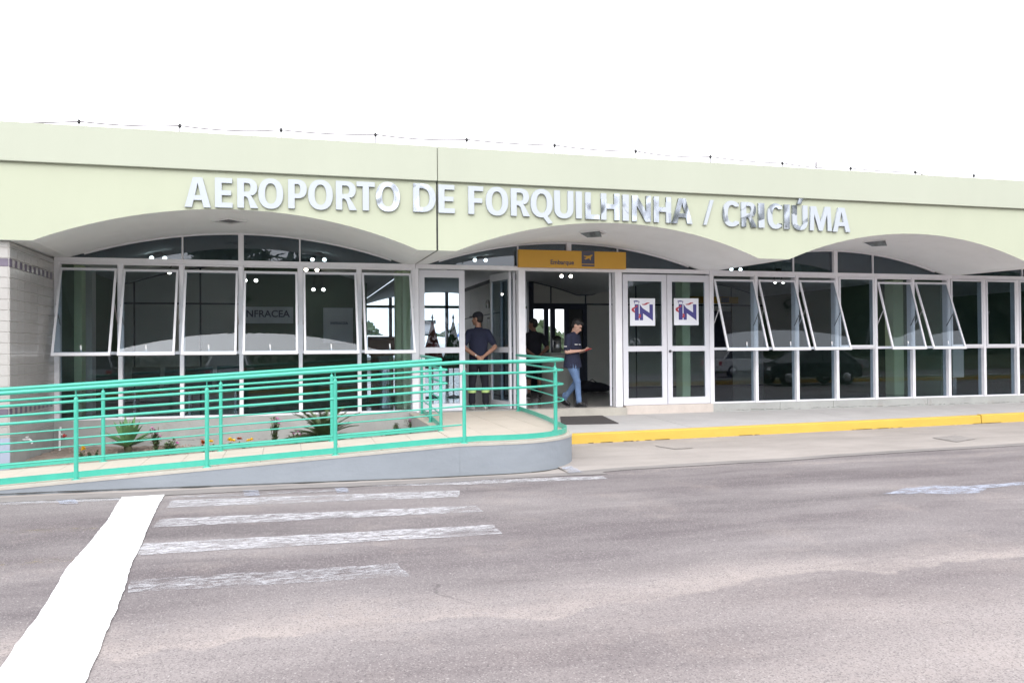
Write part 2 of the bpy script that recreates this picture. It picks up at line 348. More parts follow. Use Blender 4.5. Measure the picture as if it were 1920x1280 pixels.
def copy_tree(o, parent=None):
    c = o.copy(); COL.objects.link(c); c.parent = parent
    for ch in o.children: copy_tree(ch, c)
    return c
DEPS = None
def to_mesh_obj(tmp, name, mats, parent, kind=None):
    dg = bpy.context.evaluated_depsgraph_get(); dg.update()
    me = bpy.data.meshes.new_from_object(tmp.evaluated_get(dg)); me.name = name; me.materials.clear()
    for x in (mats if isinstance(mats, (list, tuple)) else [mats]): me.materials.append(MT[x] if isinstance(x, str) else x)
    bpy.data.objects.remove(tmp)
    o = bpy.data.objects.new(name, me); COL.objects.link(o); o.parent = parent; ORG[o.name] = org(parent)
    return o
def loops_obj(name, loops, depth, frm, mats, parent, bevel=0.0):
    """closed 2D loops (holes inside) -> extruded plate; frm places its local axes in the world"""
    cu = bpy.data.curves.new(name, 'CURVE'); cu.dimensions = '2D'; cu.fill_mode = 'BOTH'; cu.extrude = depth/2; cu.bevel_depth = bevel
    for lp in loops:
        sp = cu.splines.new('POLY'); sp.points.add(len(lp)-1); sp.use_cyclic_u = True
        for i, (x, y) in enumerate(lp): sp.points[i].co = (x, y, 0, 1)
    t = bpy.data.objects.new(name, cu); COL.objects.link(t)
    o = to_mesh_obj(t, name, mats, parent)
    o.data.transform(Matrix.Translation(-org(parent)) @ frm)
    for p in o.data.polygons: p.material_index = 0
    return o
def text_obj(name, body, size, depth, frm, mats, parent, bold=0.0, align='CENTER', sx=1.0):
    cu = bpy.data.curves.new(name, 'FONT'); cu.body = body; cu.size = size; cu.extrude = depth/2; cu.offset = bold; cu.align_x = align
    cu.resolution_u = 4
    t = bpy.data.objects.new(name, cu); COL.objects.link(t)
    o = to_mesh_obj(t, name, mats, parent)
    o.data.transform(Matrix.Translation(-org(parent)) @ frm @ Matrix.Diagonal((sx, 1, 1, 1)))
    for p in o.data.polygons: p.material_index = 0
    return o
def frame_facing(p, out=(0, -1, 0)):                            # local x to the right, y up, z out of the wall
    z = Vector(out).normalized(); y = Vector((0, 0, 1)); x = y.cross(z).normalized()
    m = Matrix.Identity(4)
    for i in range(3): m[i][0] = x[i]; m[i][1] = y[i]; m[i][2] = z[i]; m[i][3] = p[i]
    return m

# ================================================================== GROUND, ROAD, PAVEMENT
def sheet(name, pts, m, parent=None, kind='structure', lab=None):
    b = MB(); b.add(pts, [tuple(range(len(pts)))]); o = b.build(name, m, parent, kind if parent is None else None)
    for p in o.data.polygons:
        if p.normal.z < 0: o.data.flip_normals(); break
    return o
sheet('ground', [(-900, -700, -.06), (900, -700, -.06), (900, 900, -.06), (-900, 900, -.06)], 'grass')
road = sheet('road', [(-160, -70, 0), (180, -70, 0), (180, -1.0, 0), (-160, -1.0, 0)], 'asphalt')
sheet('apron', [(-200, 13.6, .30), (240, 13.6, .30), (240, 62, .30), (-200, 62, .30)], 'apron')
# gutter beside the kerb: a concrete apron that falls from the kerb foot to the asphalt
def kerbY(X): return -2.32+.085*(min(X, 20)-7.7)
g = MB(); n = 40
xs = [6.9+(60-6.9)*(i/n)**1.6 for i in range(n+1)]
def gutY(X): return -4.66+.083*(min(X, 20)-7.15)+.035*math.sin(X*1.7)+.02*math.sin(X*4.1+1)
rows = []
for X in xs:
    a, c = kerbY(X)-.11, gutY(X)
    rows.append([(X, a+(c-a)*t, .098-.088*t**1.1 if t < 1 else .006) for t in (0, .25, .5, .75, .93, 1)])
k = len(rows[0]); vs = [p for r in rows for p in r]
g.add(vs, [(i*k+j, (i+1)*k+j, (i+1)*k+j+1, i*k+j+1) for i in range(n) for j in range(k-1)], 0, True)
g.m = [1 if (q % (k-1)) == k-2 else 0 for q in range(len(g.f))]
g.build('gutter', ['gutter', 'gutter_dark'], None, 'structure')
# dusty strip between the ramp wall and the asphalt
g = MB(); xs = [-12+.45*i for i in range(45)]; rows = []
for X in xs:
    if X > 7.6: break
    yo = -4.72-.02*X if X < 5.6 else -4.83+.02*(X-5.6)
    yo += .03*math.sin(X*2.3)+.02*math.sin(X*5.7)
    zi = .055 if X < 1 else max(.012, .055-.011*(X-1))
    rows.append([(X, -3.0, zi+.004), (X, -4.4, zi), (X, (yo-4.4)/2, zi*.55+.002), (X, yo, .006)])
vs = [p for r in rows for p in r]; k = 4
g.add(vs, [(i*k+j, (i+1)*k+j, (i+1)*k+j+1, i*k+j+1) for i in range(len(rows)-1) for j in range(k-1)], 0, True)
g.m = [1 if (q % 3) == 2 else 0 for q in range(len(g.f))]
g.build('verge', ['gutter', 'gutter_dark'], None, 'structure')

# pavement of cast slabs in front of the doors
pav = MB()
def pz(Y, X): 
    t = min(1, max(0, Y/kerbY(X))); return .325+(.252-.325)*t
def slab(x0, x1, ya, yb, m='pave', dz=0.0, name='paving_slab', par=None, dy=.006):
    b = MB(); c = []
    for X, Y in ((x0+dy, ya), (x1-dy, ya), (x1-dy, yb), (x0+dy, yb)): c.append((X, Y))
    top = [(X, (Y if Y is not None else kerbY(X)+.004), 0) for X, Y in c]
    top = [(X, Y, pz(Y, X)+dz) for X, Y, _ in top]
    b.hexa([(p[0], p[1], p[2]-.1) for p in top]+top); return b.build(name, m, par)
pavement = MB().box(7.3, 60, -1.2, -.1, .02, .16).build('pavement', 'dark', None, 'structure')
edges = [7.2, 9.93, 13.4, 16.2, 19.0, 22, 26, 30, 36, 44, 60]
for i in range(len(edges)-1):
    x0, x1 = edges[i], edges[i+1]
    if i < 1:
        slab(x0, x1-.004, None, -1.25, par=pavement); slab(x0, x1-.004, -1.236, -.004, par=pavement)
    else: slab(x0, x1, None, -.004, par=pavement, dy=.003)
# yellow kerb: two lengths with an open joint
kerb = MB(); kb = None
def kerb_piece(x0, x1, dz, par=None):
    b = MB(); prof = [(0, .0), (0, .252), (-.085, .250), (-.108, .232), (-.125, .06), (-.125, 0)]
    n = max(2, int((x1-x0)/.35)); vs = []
    for i in range(n+1):
        X = x0+(x1-x0)*i/n; wob = .003*math.sin(X*7.3)+.002*math.sin(X*17)
        vs += [(X, kerbY(X)+y+(wob if z > .1 else 0), z+dz*(z > .1)) for y, z in prof]
    k = len(prof); b.add(vs, [(i*k+j, (i+1)*k+j, (i+1)*k+(j+1) % k, i*k+(j+1) % k) for i in range(n) for j in range(k)]+[tuple(range(k)), tuple(range(n*k, n*k+k))])
    return b.build('kerb_stone' if par else 'kerb', 'yellow', par, None if par else 'structure')
ks = [7.0, 16.12, 24.1, 34, 60]
kerb = kerb_piece(ks[0], ks[1]-.012, 0)
for i in range(1, 4): kerb_piece(ks[i]+.012, ks[i+1]-.012, .012 if i == 1 else 0, kerb)

# painted marks on the asphalt, each a thin sheet 4-8 mm above the road
def mark(px, m, z=.004, name='road_marking', jag=.0, dens=.12):
    P = [atZ(x, y, z) for x, y in px]; out = []
    for i, a in enumerate(P):
        b = P[(i+1) % len(P)]; L = (b-a).length; n = max(1, int(L/dens)) if jag else 1
        for k_ in range(n):
            q = a.lerp(b, k_/n)
            if jag and k_: q = q+Vector((rnd.uniform(-jag, jag), rnd.uniform(-jag, jag), 0))
            out.append(q)
    o = sheet(name, out, m, road); bm = bmesh.new(); bm.from_mesh(o.data); bmesh.ops.triangulate(bm, faces=bm.faces[:]); bm.to_mesh(o.data); bm.free(); return o
st = [((322, 937), (862, 919), (858, 931), (312, 951), 'stripe'),
      ((300, 972), (893, 947), (906, 958), (284, 988), 'stripe'),
      ((270, 1018), (925, 983), (942, 1000), (258, 1040), 'stripe'),
      ((246, 1087), (745, 1055), (770, 1080), (240, 1110), 'stripe_faint'),
      ((210, 1168), (960, 1122), (985, 1148), (215, 1205), 'stripe_ghost')]
for a, b_, c, d, m in st: mark([a, b_, c, d], m, jag=.012, name='crosswalk_stripe')
mark([(640, 905), (865, 900), (1130, 892), (1140, 897), (860, 908), (640, 912)], 'stripe', name='edge_line', jag=.01)
mark([(0, 941), (225, 933), (225, 937), (0, 946)], 'stripe', name='edge_line', jag=.006)
mark([(320, 930), (640, 916), (640, 920), (320, 934)], 'stripe_faint', name='edge_line', jag=.006)
mark([(0, 994), (185, 987), (183, 993), (0, 1001)], 'stripe_yellow', name='edge_line', jag=.01)
mark([(0, 1050), (150, 1041), (143, 1050), (0, 1061)], 'stripe_yellow', name='edge_line', jag=.01)
mark([(940, 978), (1440, 941), (1650, 926), (1650, 929), (1440, 944.5), (940, 982)], 'stripe_ghost', name='edge_line', jag=.008)
mark([(1655, 925), (1700, 914), (1750, 909), (1800, 911), (1920, 903), (1960, 900), (1960, 905), (1850, 914), (1842, 920), (1830, 925)], 'patch_blue', name='painted_patch', jag=.012)
mark([(455, 919), (484, 918), (488, 928), (459, 929)], 'patch_blue', z=.012, name='painted_patch', jag=.006)
mark([(105, 936), (140, 935), (148, 943), (112, 944)], 'patch_blue', z=.012, name='painted_patch', jag=.006)
mark([(628, 914), (650, 913), (655, 922), (632, 923)], 'patch_blue', z=.012, name='painted_patch', jag=.006)
mark([(1380, 908), (1500, 884), (1502, 886), (1384, 911)], 'stripe_ghost', name='edge_line', jag=.004)
# fresh white line crossing the lane, hand painted with wavy edges
Lp = [(232, 925), (200, 977), (167, 1017), (127, 1062), (100, 1107), (67, 1160), (30, 1207), (0, 1250), (-60, 1330)]
Rp = [(100, 1400), (160, 1280), (173, 1247), (187, 1215), (200, 1183), (217, 1147), (230, 1110), (247, 1057), (267, 1013), (290, 960), (310, 923)]
wl_ = [atZ(x, y, .009) for x, y in Lp+Rp]; out = []
for i, a in enumerate(wl_):
    b_ = wl_[(i+1) % len(wl_)]; n = max(1, int((b_-a).length/.07))
    for k_ in range(n):
        q = a.lerp(b_, k_/n); q = q+Vector((rnd.uniform(-.004, .004)+.003*math.sin(q.y*5), rnd.uniform(-.004, .004), 0)); out.append(q)
wlo = sheet('white_line', out, 'white_line', road)
bm = bmesh.new(); bm.from_mesh(wlo.data); bmesh.ops.triangulate(bm, faces=bm.faces[:]); bm.to_mesh(wlo.data); bm.free()
# rough patches in the gutter concrete
def gz(X, Y):
    a, c = kerbY(X)-.11, gutY(X); t = min(1, max(0, (Y-a)/(c-a))); return .098-.088*t**1.1
def gpatch(px, m, name, dz=.006):
    P = []
    for x, y in px:
        q = atZ(x, y, .05)
        for _ in range(6): q = atZ(x, y, gz(q.x, q.y)+dz)
        P.append(q)
    out = []
    for i, a in enumerate(P):
        b_ = P[(i+1) % len(P)]
        for k_ in range(4): out.append(a.lerp(b_, k_/4)+(Vector((rnd.uniform(-.02, .02), rnd.uniform(-.02, .02), .0)) if k_ else Vector()))
    gut = bpy.data.objects['gutter']; return sheet(name, out, m, gut)
gpatch([(1748, 820), (1790, 815), (1830, 822), (1795, 828)], 'manhole', 'broken_patch', .008)
gpatch([(1228, 835), (1275, 832), (1300, 839), (1262, 841)], 'gutter', 'concrete_patch', .008)
gpatch([(1052, 875), (1072, 873), (1094, 884), (1070, 887)], 'patch_blue', 'painted_patch', .012)

# ================================================================== TERMINAL BUILDING
bld = thing('terminal_building', (0, 0, 0), 'single storey airport terminal with pale green fascia, three shallow arches and aluminium windows', 'building')
B = 5.7; NB0, NB1 = -1, 6
FY = -2.2325
def arc(c0, c1, zs, rise, n=22):
    h = (c1-c0)/2; R = (h*h+rise*rise)/(2*rise); mid = (c0+c1)/2; out = []
    for i in range(n+1):
        x = c0+(c1-c0)*i/n; out.append((x, zs+math.sqrt(max(0, R*R-(x-mid)**2))-(R-rise)))
    return out
def front_prof(X0): return [(X0, 3.035)]+arc(X0+.29, X0+5.41, 3.035, .505)+[(X0+B, 3.035)]
def glass_prof(X0): return [(X0, 3.06)]+arc(X0+.20, X0+5.50, 3.06, .458)+[(X0+B, 3.06)]
def vault(X):
    u = X % B; h = 2.65; R = (h*h+.458**2)/(2*.458)
    return 3.06 if (u < .2 or u > 5.5) else 3.06+math.sqrt(R*R-(u-2.85)**2)-(R-.458)
groups = [(-1, 1), (1, 6)]
for gi, (b0, b1) in enumerate(groups):
    fa, sf, ce = MB(), MB(), MB()
    for b in range(b0, b1):
        X0 = b*B; fp, gp = front_prof(X0), glass_prof(X0)
        if b == 1 and gi == 1: fp[0] = (X0+.014, 3.035); gp[0] = (X0+.010, 3.06)
        if b == 0 and gi == 0: fp[-1] = (X0+B-.014, 3.035); gp[-1] = (X0+B-.010, 3.06)
        for i in range(len(fp)-1):
            (xa, za), (xb, zb) = fp[i], fp[i+1]; (ga, wa), (gb, wb) = gp[i], gp[i+1]
            fa.add([(xa, FY, za), (xb, FY, zb), (xb, FY, 4.062), (xa, FY, 4.062), (xa, FY+.18, za+.02), (xb, FY+.18, zb+.02), (xb, FY+.18, 4.062), (xa, FY+.18, 4.062)],
                   [(0, 1, 2, 3), (5, 4, 7, 6)])
            if i == 0: fa.add([(xa, FY, za), (xa, FY, 4.062), (xa, FY+.18, 4.062), (xa, FY+.18, za)], [(0, 1, 2, 3)])
            if i == len(fp)-2: fa.add([(xb, FY, zb), (xb, FY, 4.062), (xb, FY+.18, 4.062), (xb, FY+.18, zb)], [(0, 1, 2, 3)])
            rows = 6; vs = []
            for r_ in range(rows+1):
                t = r_/rows; y = FY+(-.0-FY)*t
                vs += [(xa+(ga-xa)*t, y, za+(wa-za)*t), (xb+(gb-xb)*t, y, zb+(wb-zb)*t)]
            sf.add(vs, [(2*r_, 2*r_+1, 2*r_+3, 2*r_+2) for r_ in range(rows)], 0, True)
            ce.add([(ga, 0, wa), (gb, 0, wb), (gb, 13.2, wb), (ga, 13.2, wa)], [(0, 1, 2, 3)], 0, True)
    fa.build('fascia_panel', 'cream', bld); sf.build('soffit', 'soffit', bld); ce.build('vaulted_ceiling', 'ceiling', bld)
    e0 = b0*B+(.005 if gi else 0); e1 = b1*B-(0 if gi else .005)
    MB().bbox(e0, e1, FY-.055, FY+.18, 4.064, 4.578, .006).build('parapet_panel', 'cream_top', bld)
MB().box(B-.05, B+.05, FY+.02, FY+.12, 3.05, 4.05).build('joint_filler', 'black', bld)
MB().box(-B, 6*B, FY+.183, 13.3, 4.0, 4.2).build('roof_slab', 'base', bld)
MB().box(-B, 6*B, FY+.19, FY+.30, 3.75, 3.998).box(-B, -B+.2, FY+.31, 13.2, -.05, 3.998).box(6*B-.2, 6*B, FY+.31, 13.2, -.05, 3.998).build('end_wall', 'cream', bld)
# floor and base walls
MB().box(-B, 6*B, .06, 13.2, .0, .47).build('floor', 'floor', bld)
MB().box(.002, 5.70, -.06, .06, -.2, .482).build('base_wall', 'base', bld)
MB().box(5.70, 7.56, -.10, .058, .1, .466).build('threshold', 'base', bld)
MB().bbox(7.45, 9.62, -.16, .058, .28, .462, .01).build('threshold', 'rampedge', bld)
MB().box(9.622, 11.44, -.075, .058, .2, .487).build('threshold', 'door_base', bld)
MB().box(11.442, 6*B, -.06, .058, .2, .480).build('base_wall', 'base', bld)

# ---- tiled pier on the left
pier = MB().box(-B-.2, -.012, -2.13, .30, -.1, 3.03).build('tiled_pier', 'grout', bld)
tile_me = {}
def tile_piece(w, h, t, key, m):
    if key not in tile_me:
        b = MB(); b.bbox(0, w, 0, h, 0, t, .0012); o = b.build('tile', m); me = o.data; bpy.data.objects.remove(o); tile_me[key] = me
    return tile_me[key]
def put_tile(me, mtx, name='tile'):
    o = bpy.data.objects.new(name, me); COL.objects.link(o); o.parent = pier; o.matrix_local = mtx
def side_m(y, z):   # on the side that looks right (+X): local x runs inward along Y, y up
    return Matrix(((0, 0, 1, -.013), (1, 0, 0, y), (0, 1, 0, z), (0, 0, 0, 1)))
def fr_m(x, z): return Matrix(((1, 0, 0, x), (0, 0, -1, -2.129), (0, 1, 0, z), (0, 0, 0, 1)))
rows_ = [(.436, .140, 0), (.576, .140, 0), (.716, .104, 1)]+[(.820+.144*k, .144, 0) for k in range(13)]+[(2.692, .112, 1), (2.804, .140, 0), (2.944, .086, 0)]
for zrow, h, dark_row in rows_:
    if dark_row:
        w = .105
        for i in range(20):
            dk = i % 2 == 0; key = ('d' if dk else 'l', round(h, 3))
            put_tile(tile_piece(w-.004, h-.010, .012, key, 'tile_dark' if dk else 'tile'), side_m(-2.126+i*w, zrow+.005), 'mosaic_tile')
        for i in range(4):
            dk = i % 2 == 0; put_tile(tile_piece(w-.004, h-.010, .012, ('d' if dk else 'l', round(h, 3)), 'tile_dark' if dk else 'tile'), fr_m(-.118-i*w, zrow+.005), 'mosaic_tile')
    else:
        for i in range(7):
            w = .304; put_tile(tile_piece(w-.0015, h-.009, .012, ('n', round(h, 3)), 'tile'), side_m(-2.126+i*w, zrow+.0045))
        for i in range(4):
            w = .304; put_tile(tile_piece(w-.0015, h-.009, .012, ('n', round(h, 3)), 'tile'), fr_m(-.32-i*w, zrow+.0045))
MB().box(-B-.2, .002, -2.148, -2.131, -.1, .430).build('plinth', 'plinth', bld)
MB().box(-.01, .006, -2.130, -.062, -.1, .430).build('plinth', 'base', bld)

# cracks in the render of the base wall and grime at the kerb foot
def crack_line(x0, x1, fn, name, m, par, wmin=.002, wmax=.007, gap=.25, step=.05):
    b = MB(); x = x0; zo = 0
    while x < x1:
        zo = zo*.85+rnd.uniform(-.005, .005); x2 = x+step*rnd.uniform(.6, 1.4); z2 = zo*.85+rnd.uniform(-.005, .005)
        if rnd.random() > gap: b.add(fn(x, x2, zo, z2, rnd.uniform(wmin, wmax)), [(0, 1, 2, 3)])
        x, zo = x2, z2
    return b.build(name, m, par)
crack_line(11.9, 24, lambda a, c, p, q, w: [(a, -.0625, pz(-.06, a)+.022+p), (c, -.0625, pz(-.06, c)+.022+q), (c, -.0625, pz(-.06, c)+.022+q+w), (a, -.0625, pz(-.06, a)+.022+p+w)], 'wall_crack', 'moss', bld)
for xc in (14.12, 16.4, 12.9): crack_line(xc, xc+.012, lambda a, c, p, q, w: [(a, -.0625, .34), (a+.006, -.0625, .34), (a+.014, -.0625, .478), (a+.008, -.0625, .478)], 'wall_crack', 'moss', bld, gap=0)
for xa, xb in ((8.6, 9.4), (8.0, 8.4), (13, 14.2), (15.9, 16.6), (10.6, 11.1)):
    crack_line(xa, xb, lambda a, c, p, q, w: [(a, kerbY(a)-.128-w*2-abs(p), .104), (c, kerbY(c)-.128-w*2-abs(q), .104), (c, kerbY(c)-.126, .108), (a, kerbY(a)-.126, .108)], 'gutter_grime', 'moss', bpy.data.objects['gutter'], gap=.2)
crack_line(.05, 5.5, lambda a, c, p, q, w: [(a, -.0625, .10+p+.03*math.sin(a)), (c, -.0625, .10+q+.03*math.sin(c)), (c, -.0625, .10+q+w+.03*math.sin(c)), (a, -.0625, .10+p+w+.03*math.sin(a))], 'wall_crack', 'moss', bld, gap=.55, wmax=.005)

# ---- glazing
ZT0, ZT1 = 2.985, 3.058       # transom
ZM0, ZM1 = 1.515, 1.565       # middle rail
ZS = .482
def post(b, x, w=.062, y0=-.03, y1=.13, z0=ZS, z1=ZT0): b.box(x-w/2, x+w/2, y0, y1, z0, z1)
def pane(x0, x1, z0, z1, parent, y=.05, m='glass', name='pane'):
    return MB().box(x0, x1, y, y+.005, z0, z1).build(name, m, parent)
def lunette(X0, x0, x1, parent, z0=ZT1, y=.03, m='glass_up'):
    n = 12; top = []
    for i in range(n+1):
        x = x0+(x1-x0)*i/n; top.append((x, vault(min(max(x, X0+.0), X0+B-.001))-.004))
    top = [(x, max(z, z0+.003)) for x, z in top]
    b = MB(); vs = [(x, y, z0) for x, z in top]+[(x, y, z) for x, z in top]
    vs += [(x, y+.005, z) for x, _, z in vs]; k = n+1; q = 2*k
    b.add(vs, [(i, i+1, k+i+1, k+i) for i in range(n)]+[(q+i+1, q+i, q+k+i, q+k+i+1) for i in range(n)])
    return b.build('lunette_pane', m, parent)
def transom_bay(X0, thick, thin):
    b = MB(); b.box(X0+.004, X0+B-.004, -.045, .13, ZT0, ZT1)
    for x, w in [(thick, .085)]: b.box(X0+x-w/2, X0+x+w/2, -.035, .11, ZT1, vault(X0+x)-.002)
    for x in thin: b.box(X0+x-.012, X0+x+.012, .0, .06, ZT1, vault(X0+x)-.002)
    ap = arc(X0+.20, X0+5.50, 3.06, .458, 24)                      # slim frame that follows the arch
    for i in range(24):
        (xa, za), (xb, zb) = ap[i], ap[i+1]
        if min(za, zb) > 3.075: b.beam((xa, .02, za-.014), (xb, .02, zb-.014), .06, .024)
    o = b.build('transom', 'alu', bld)
    cuts = [.22]+sorted([thick]+thin)+[5.48]
    for i in range(len(cuts)-1): lunette(X0, X0+cuts[i]+.001, X0+cuts[i+1]-.001, o)
    return o
transom_bay(0, 2.792, [1.881, 3.738]); transom_bay(B, 2.843, [1.872, 3.816]); transom_bay(2*B, 2.843, [1.89, 3.76])
for b in (3, 4, 5): transom_bay(b*B, 2.84, [1.89, 3.76])
def sash_win(xa, xb, opened):
    """one module between post centres xa and xb"""
    f = MB(); post(f, xb); x0, x1 = xa+.031, xb-.031
    f.box(x0, x1, -.01, .10, ZM0, ZM1); f.box(x0, x1, -.01, .10, ZS, ZS+.028)
    f.box(x0, x1, -.012, .05, ZT0-.032, ZT0); f.box(x0, x0+.014, -.014, .045, ZM1, ZT0-.032); f.box(x1-.014, x1, -.014, .045, ZM1, ZT0-.032)
    w = f.build('window', 'alu', bld)
    pane(x0+.002, x1-.002, ZS+.028, ZM0, w, .045)
    fw = .034
    s = MB(); a0, a1 = x0+.016, x1-.016
    if opened:
        zt = ZT0-.115+rnd.uniform(-.006, .006); yt = -.02; yb = opened+rnd.uniform(-.012, .012); zb = 1.525
    else: zt = ZT0-.034; yt = -.022; yb = -.022; zb = ZM1+.004
    up = Vector((0, yt-yb, zt-zb)).normalized(); nrm = Vector((0, -up.z, up.y))
    T0, T1, B0, B1 = (Vector((a0+fw/2, yt, zt)), Vector((a1-fw/2, yt, zt)), Vector((a0+fw/2, yb, zb)), Vector((a1-fw/2, yb, zb)))
    s.beam(T0-up*.02, B0+up*.02, fw, .03, nrm); s.beam(T1-up*.02, B1+up*.02, fw, .03, nrm)
    e = Vector((fw/2, 0, 0)); s.beam(T0-e, T1+e, .04, .032, nrm); s.beam(B0-e, B1+e, .05, .034, nrm)
    s.build('sash', 'sash', w)
    p = MB(); g0, g1 = T0+Vector((fw/2, 0, 0))-up*.02, T1-Vector((fw/2, 0, 0))-up*.02
    h0, h1 = B0+Vector((fw/2, 0, 0))+up*.025, B1-Vector((fw/2, 0, 0))+up*.025
    p.hexa([h0, h1, h1+nrm*.005, h0+nrm*.005, g0, g1, g1+nrm*.005, g0+nrm*.005]); p.build('pane', 'glass', w)
    if opened:
        for sx in (a0-.004, a1+.004):                              # stay arms
            tpt = Vector((sx, yt, zt)).lerp(Vector((sx, yb, zb)), .42)
            MB().beam((sx, .01, ZM1+.42), tpt, .008, .02).build('stay_arm', 'steel', w)
        mx_ = (a0+a1)/2; MB().beam((mx_, yb+.03, zb+.02), (mx_-.01, yb+.03, zb+.14), .02, .012, (0, 1, 0)).build('latch', 'white', w)
    return w
P0 = [.035, .952, 1.871, 2.791, 3.744, 4.724, 5.665]
fb = MB(); post(fb, .035, .07); fb.build('corner_post', 'alu', bld)
for i in range(6): sash_win(P0[i], P0[i+1], -.53)
P2 = [11.455, 12.423, 13.345, 14.268, 15.195, 16.113, 17.016, 17.931, 18.813, 19.74]
fb = MB(); post(fb, 11.455, .075); fb.build('corner_post', 'alu', bld)
op = [-.52, -.52, -.51, 0, -.42, -.50, 0, 0, 0]
for i in range(9): sash_win(P2[i], P2[i+1], op[i])
x = 19.74
while x < 6*B-1.0: sash_win(x, x+.95, False); x += .95

# ---- doors
def door_leaf(p0, p1, name='door', parent=bld, sw=.10, z0=.475, z1=2.98, zm=(1.50, 1.60), bot=.13, top=.13, label=None, m='white_door', glass='glass'):
    """glazed leaf between plan points p0 and p1 (any direction)"""
    a, b = Vector((*p0, 0)), Vector((*p1, 0)); d = (b-a).normalized(); L = (b-a).length; t = .042
    def bx(mb, s0, s1, za, zb, th=t):
        nrm = Vector((-d.y, d.x, 0))*th/2; A, Bq = a+d*s0, a+d*s1
        mb.hexa([A-nrm+Vector((0, 0, za)), Bq-nrm+Vector((0, 0, za)), Bq+nrm+Vector((0, 0, za)), A+nrm+Vector((0, 0, za)),
                 A-nrm+Vector((0, 0, zb)), Bq-nrm+Vector((0, 0, zb)), Bq+nrm+Vector((0, 0, zb)), A+nrm+Vector((0, 0, zb))])
    f = MB(); bx(f, 0, sw, z0, z1); bx(f, L-sw, L, z0, z1); bx(f, sw, L-sw, z0, z0+bot, t-.002); bx(f, sw, L-sw, z1-top, z1, t-.002); bx(f, sw, L-sw, zm[0], zm[1], t-.002)
    o = f.build(name, m, bld)
    if label: o['label'] = label
    for za, zb in ((z0+bot, zm[0]), (zm[1], z1-top)):
        g_ = MB(); bx(g_, sw-.002, L-sw+.002, za, zb, .005); g_.build('pane', glass, o)
    return o
for x_, w_ in ((5.715, .07), (7.632, .125), (9.515, .13), (11.411, .011)):
    fr = MB(); post(fr, x_, w_, -.035, .12, .467 if w_ > .02 else .49); fr.build('door_post', 'alu', bld)
dl = door_leaf((5.76, .02), (6.58, .02), z0=.475, z1=2.965, label='closed glazed door leaf left of the guard')
# leaves folded back inside the hall, stacked at right angles to the facade
door_leaf((7.46, .15), (7.30, .98), sw=.05, label='glazed door leaf folded open into the hall')
door_leaf((7.54, .15), (7.50, .98), sw=.05, label='second glazed door leaf folded open into the hall')
door_leaf((7.73, .15), (7.97, .98), sw=.05, label='glazed door leaf folded open beside the boarding doorway')
door_leaf((9.42, .15), (9.76, .98), sw=.05, label='glazed door leaf folded open right of the boarding doorway')
d1 = door_leaf((9.605, .0), (10.50, .0), z0=.492, z1=2.955, label='closed white glazed door leaf, left of the pair')
d2 = door_leaf((10.512, .0), (11.402, .0), z0=.492, z1=2.955, label='closed white glazed door leaf, right of the pair')
MB().lathe([(0, -.055), (.022, -.055), (.026, -.03), (.018, -.02), (.018, 0)], (10.56, 0, 1.50), 12, axis='y').build('door_knob', 'dark', d2)

# ---- rear facade
rf = MB()
rf.box(0, 3.9, 13.0, 13.16, .47, 4.0); rf.box(17.1, 34.0, 13.0, 13.16, .47, 4.0); rf.box(3.9, 17.1, 13.0, 13.14, 2.98, 3.06)
rf.build('rear_wall', 'green_wall', bld)
rg = MB(); x = 3.95
while x < 17.1: rg.box(x-.05, x+.05, 13.0, 13.14, .47, vault(x)-.002); x += .95
rg.box(3.9, 17.1, 13.01, 13.13, 1.50, 1.56); rg.box(3.9, 17.1, 13.01, 13.13, 2.975, 3.065)
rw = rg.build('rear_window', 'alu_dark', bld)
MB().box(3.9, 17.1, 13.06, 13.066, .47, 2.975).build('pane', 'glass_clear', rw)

# ---- interior walls; panels are pieces with a navy joint behind them
def panel_wall(x0, x1, Y, xs, zj, m, openings=(), th=.08):
    b = MB(); n = max(2, int((x1-x0)/.25)); P = [(x0+(x1-x0)*i/n) for i in range(n+1)]
    for i in range(n):
        xa, xb = P[i], P[i+1]; xm = (xa+xb)/2; z0 = .47
        for o0, o1, ztop in openings:
            if o0 < xm < o1: z0 = ztop
        b.add([(xa, Y, z0), (xb, Y, z0), (xb, Y, vault(xb)), (xa, Y, vault(xa)), (xa, Y+th, z0), (xb, Y+th, z0), (xb, Y+th, vault(xb)), (xa, Y+th, vault(xa))],
              [(0, 1, 2, 3), (5, 4, 7, 6), (0, 4, 5, 1)])
    w = b.build('partition_wall', 'joint', bld)
    xs = [x0]+[x for x in xs if x0 < x < x1]+[x1]
    for i in range(len(xs)-1):
        xa, xb = xs[i]+.02, xs[i+1]-.02
        for z0, z1 in ((.49, zj-.02), (zj+.02, None)):
            skip = any(o0-.05 < (xa+xb)/2 < o1+.05 and (z1 is not None) for o0, o1, zt in openings)
            if skip: continue
            q = MB(); k = 8; X = [xa+(xb-xa)*j/k for j in range(k+1)]
            for j in range(k):
                ta = z1 if z1 else vault(X[j])-.03; tb = z1 if z1 else vault(X[j+1])-.03
                q.add([(X[j], Y-.018, z0), (X[j+1], Y-.018, z0), (X[j+1], Y-.018, tb), (X[j], Y-.018, ta)], [(0, 1, 2, 3)])
            q.add([(xa, Y-.018, z0), (xa, Y-.002, z0), (xa, Y-.002, z1 or vault(xa)-.03), (xa, Y-.018, z1 or vault(xa)-.03)], [(0, 1, 2, 3)])
            q.add([(xb, Y-.018, z0), (xb, Y-.002, z0), (xb, Y-.002, z1 or vault(xb)-.03), (xb, Y-.018, z1 or vault(xb)-.03)], [(0, 1, 2, 3)])
            q.build('wall_panel', m, w)
    return w
YA, YB = 5.0, 7.0
xg0, xg1 = atY(452, 600, YA).x, atY(688, 600, YA).x
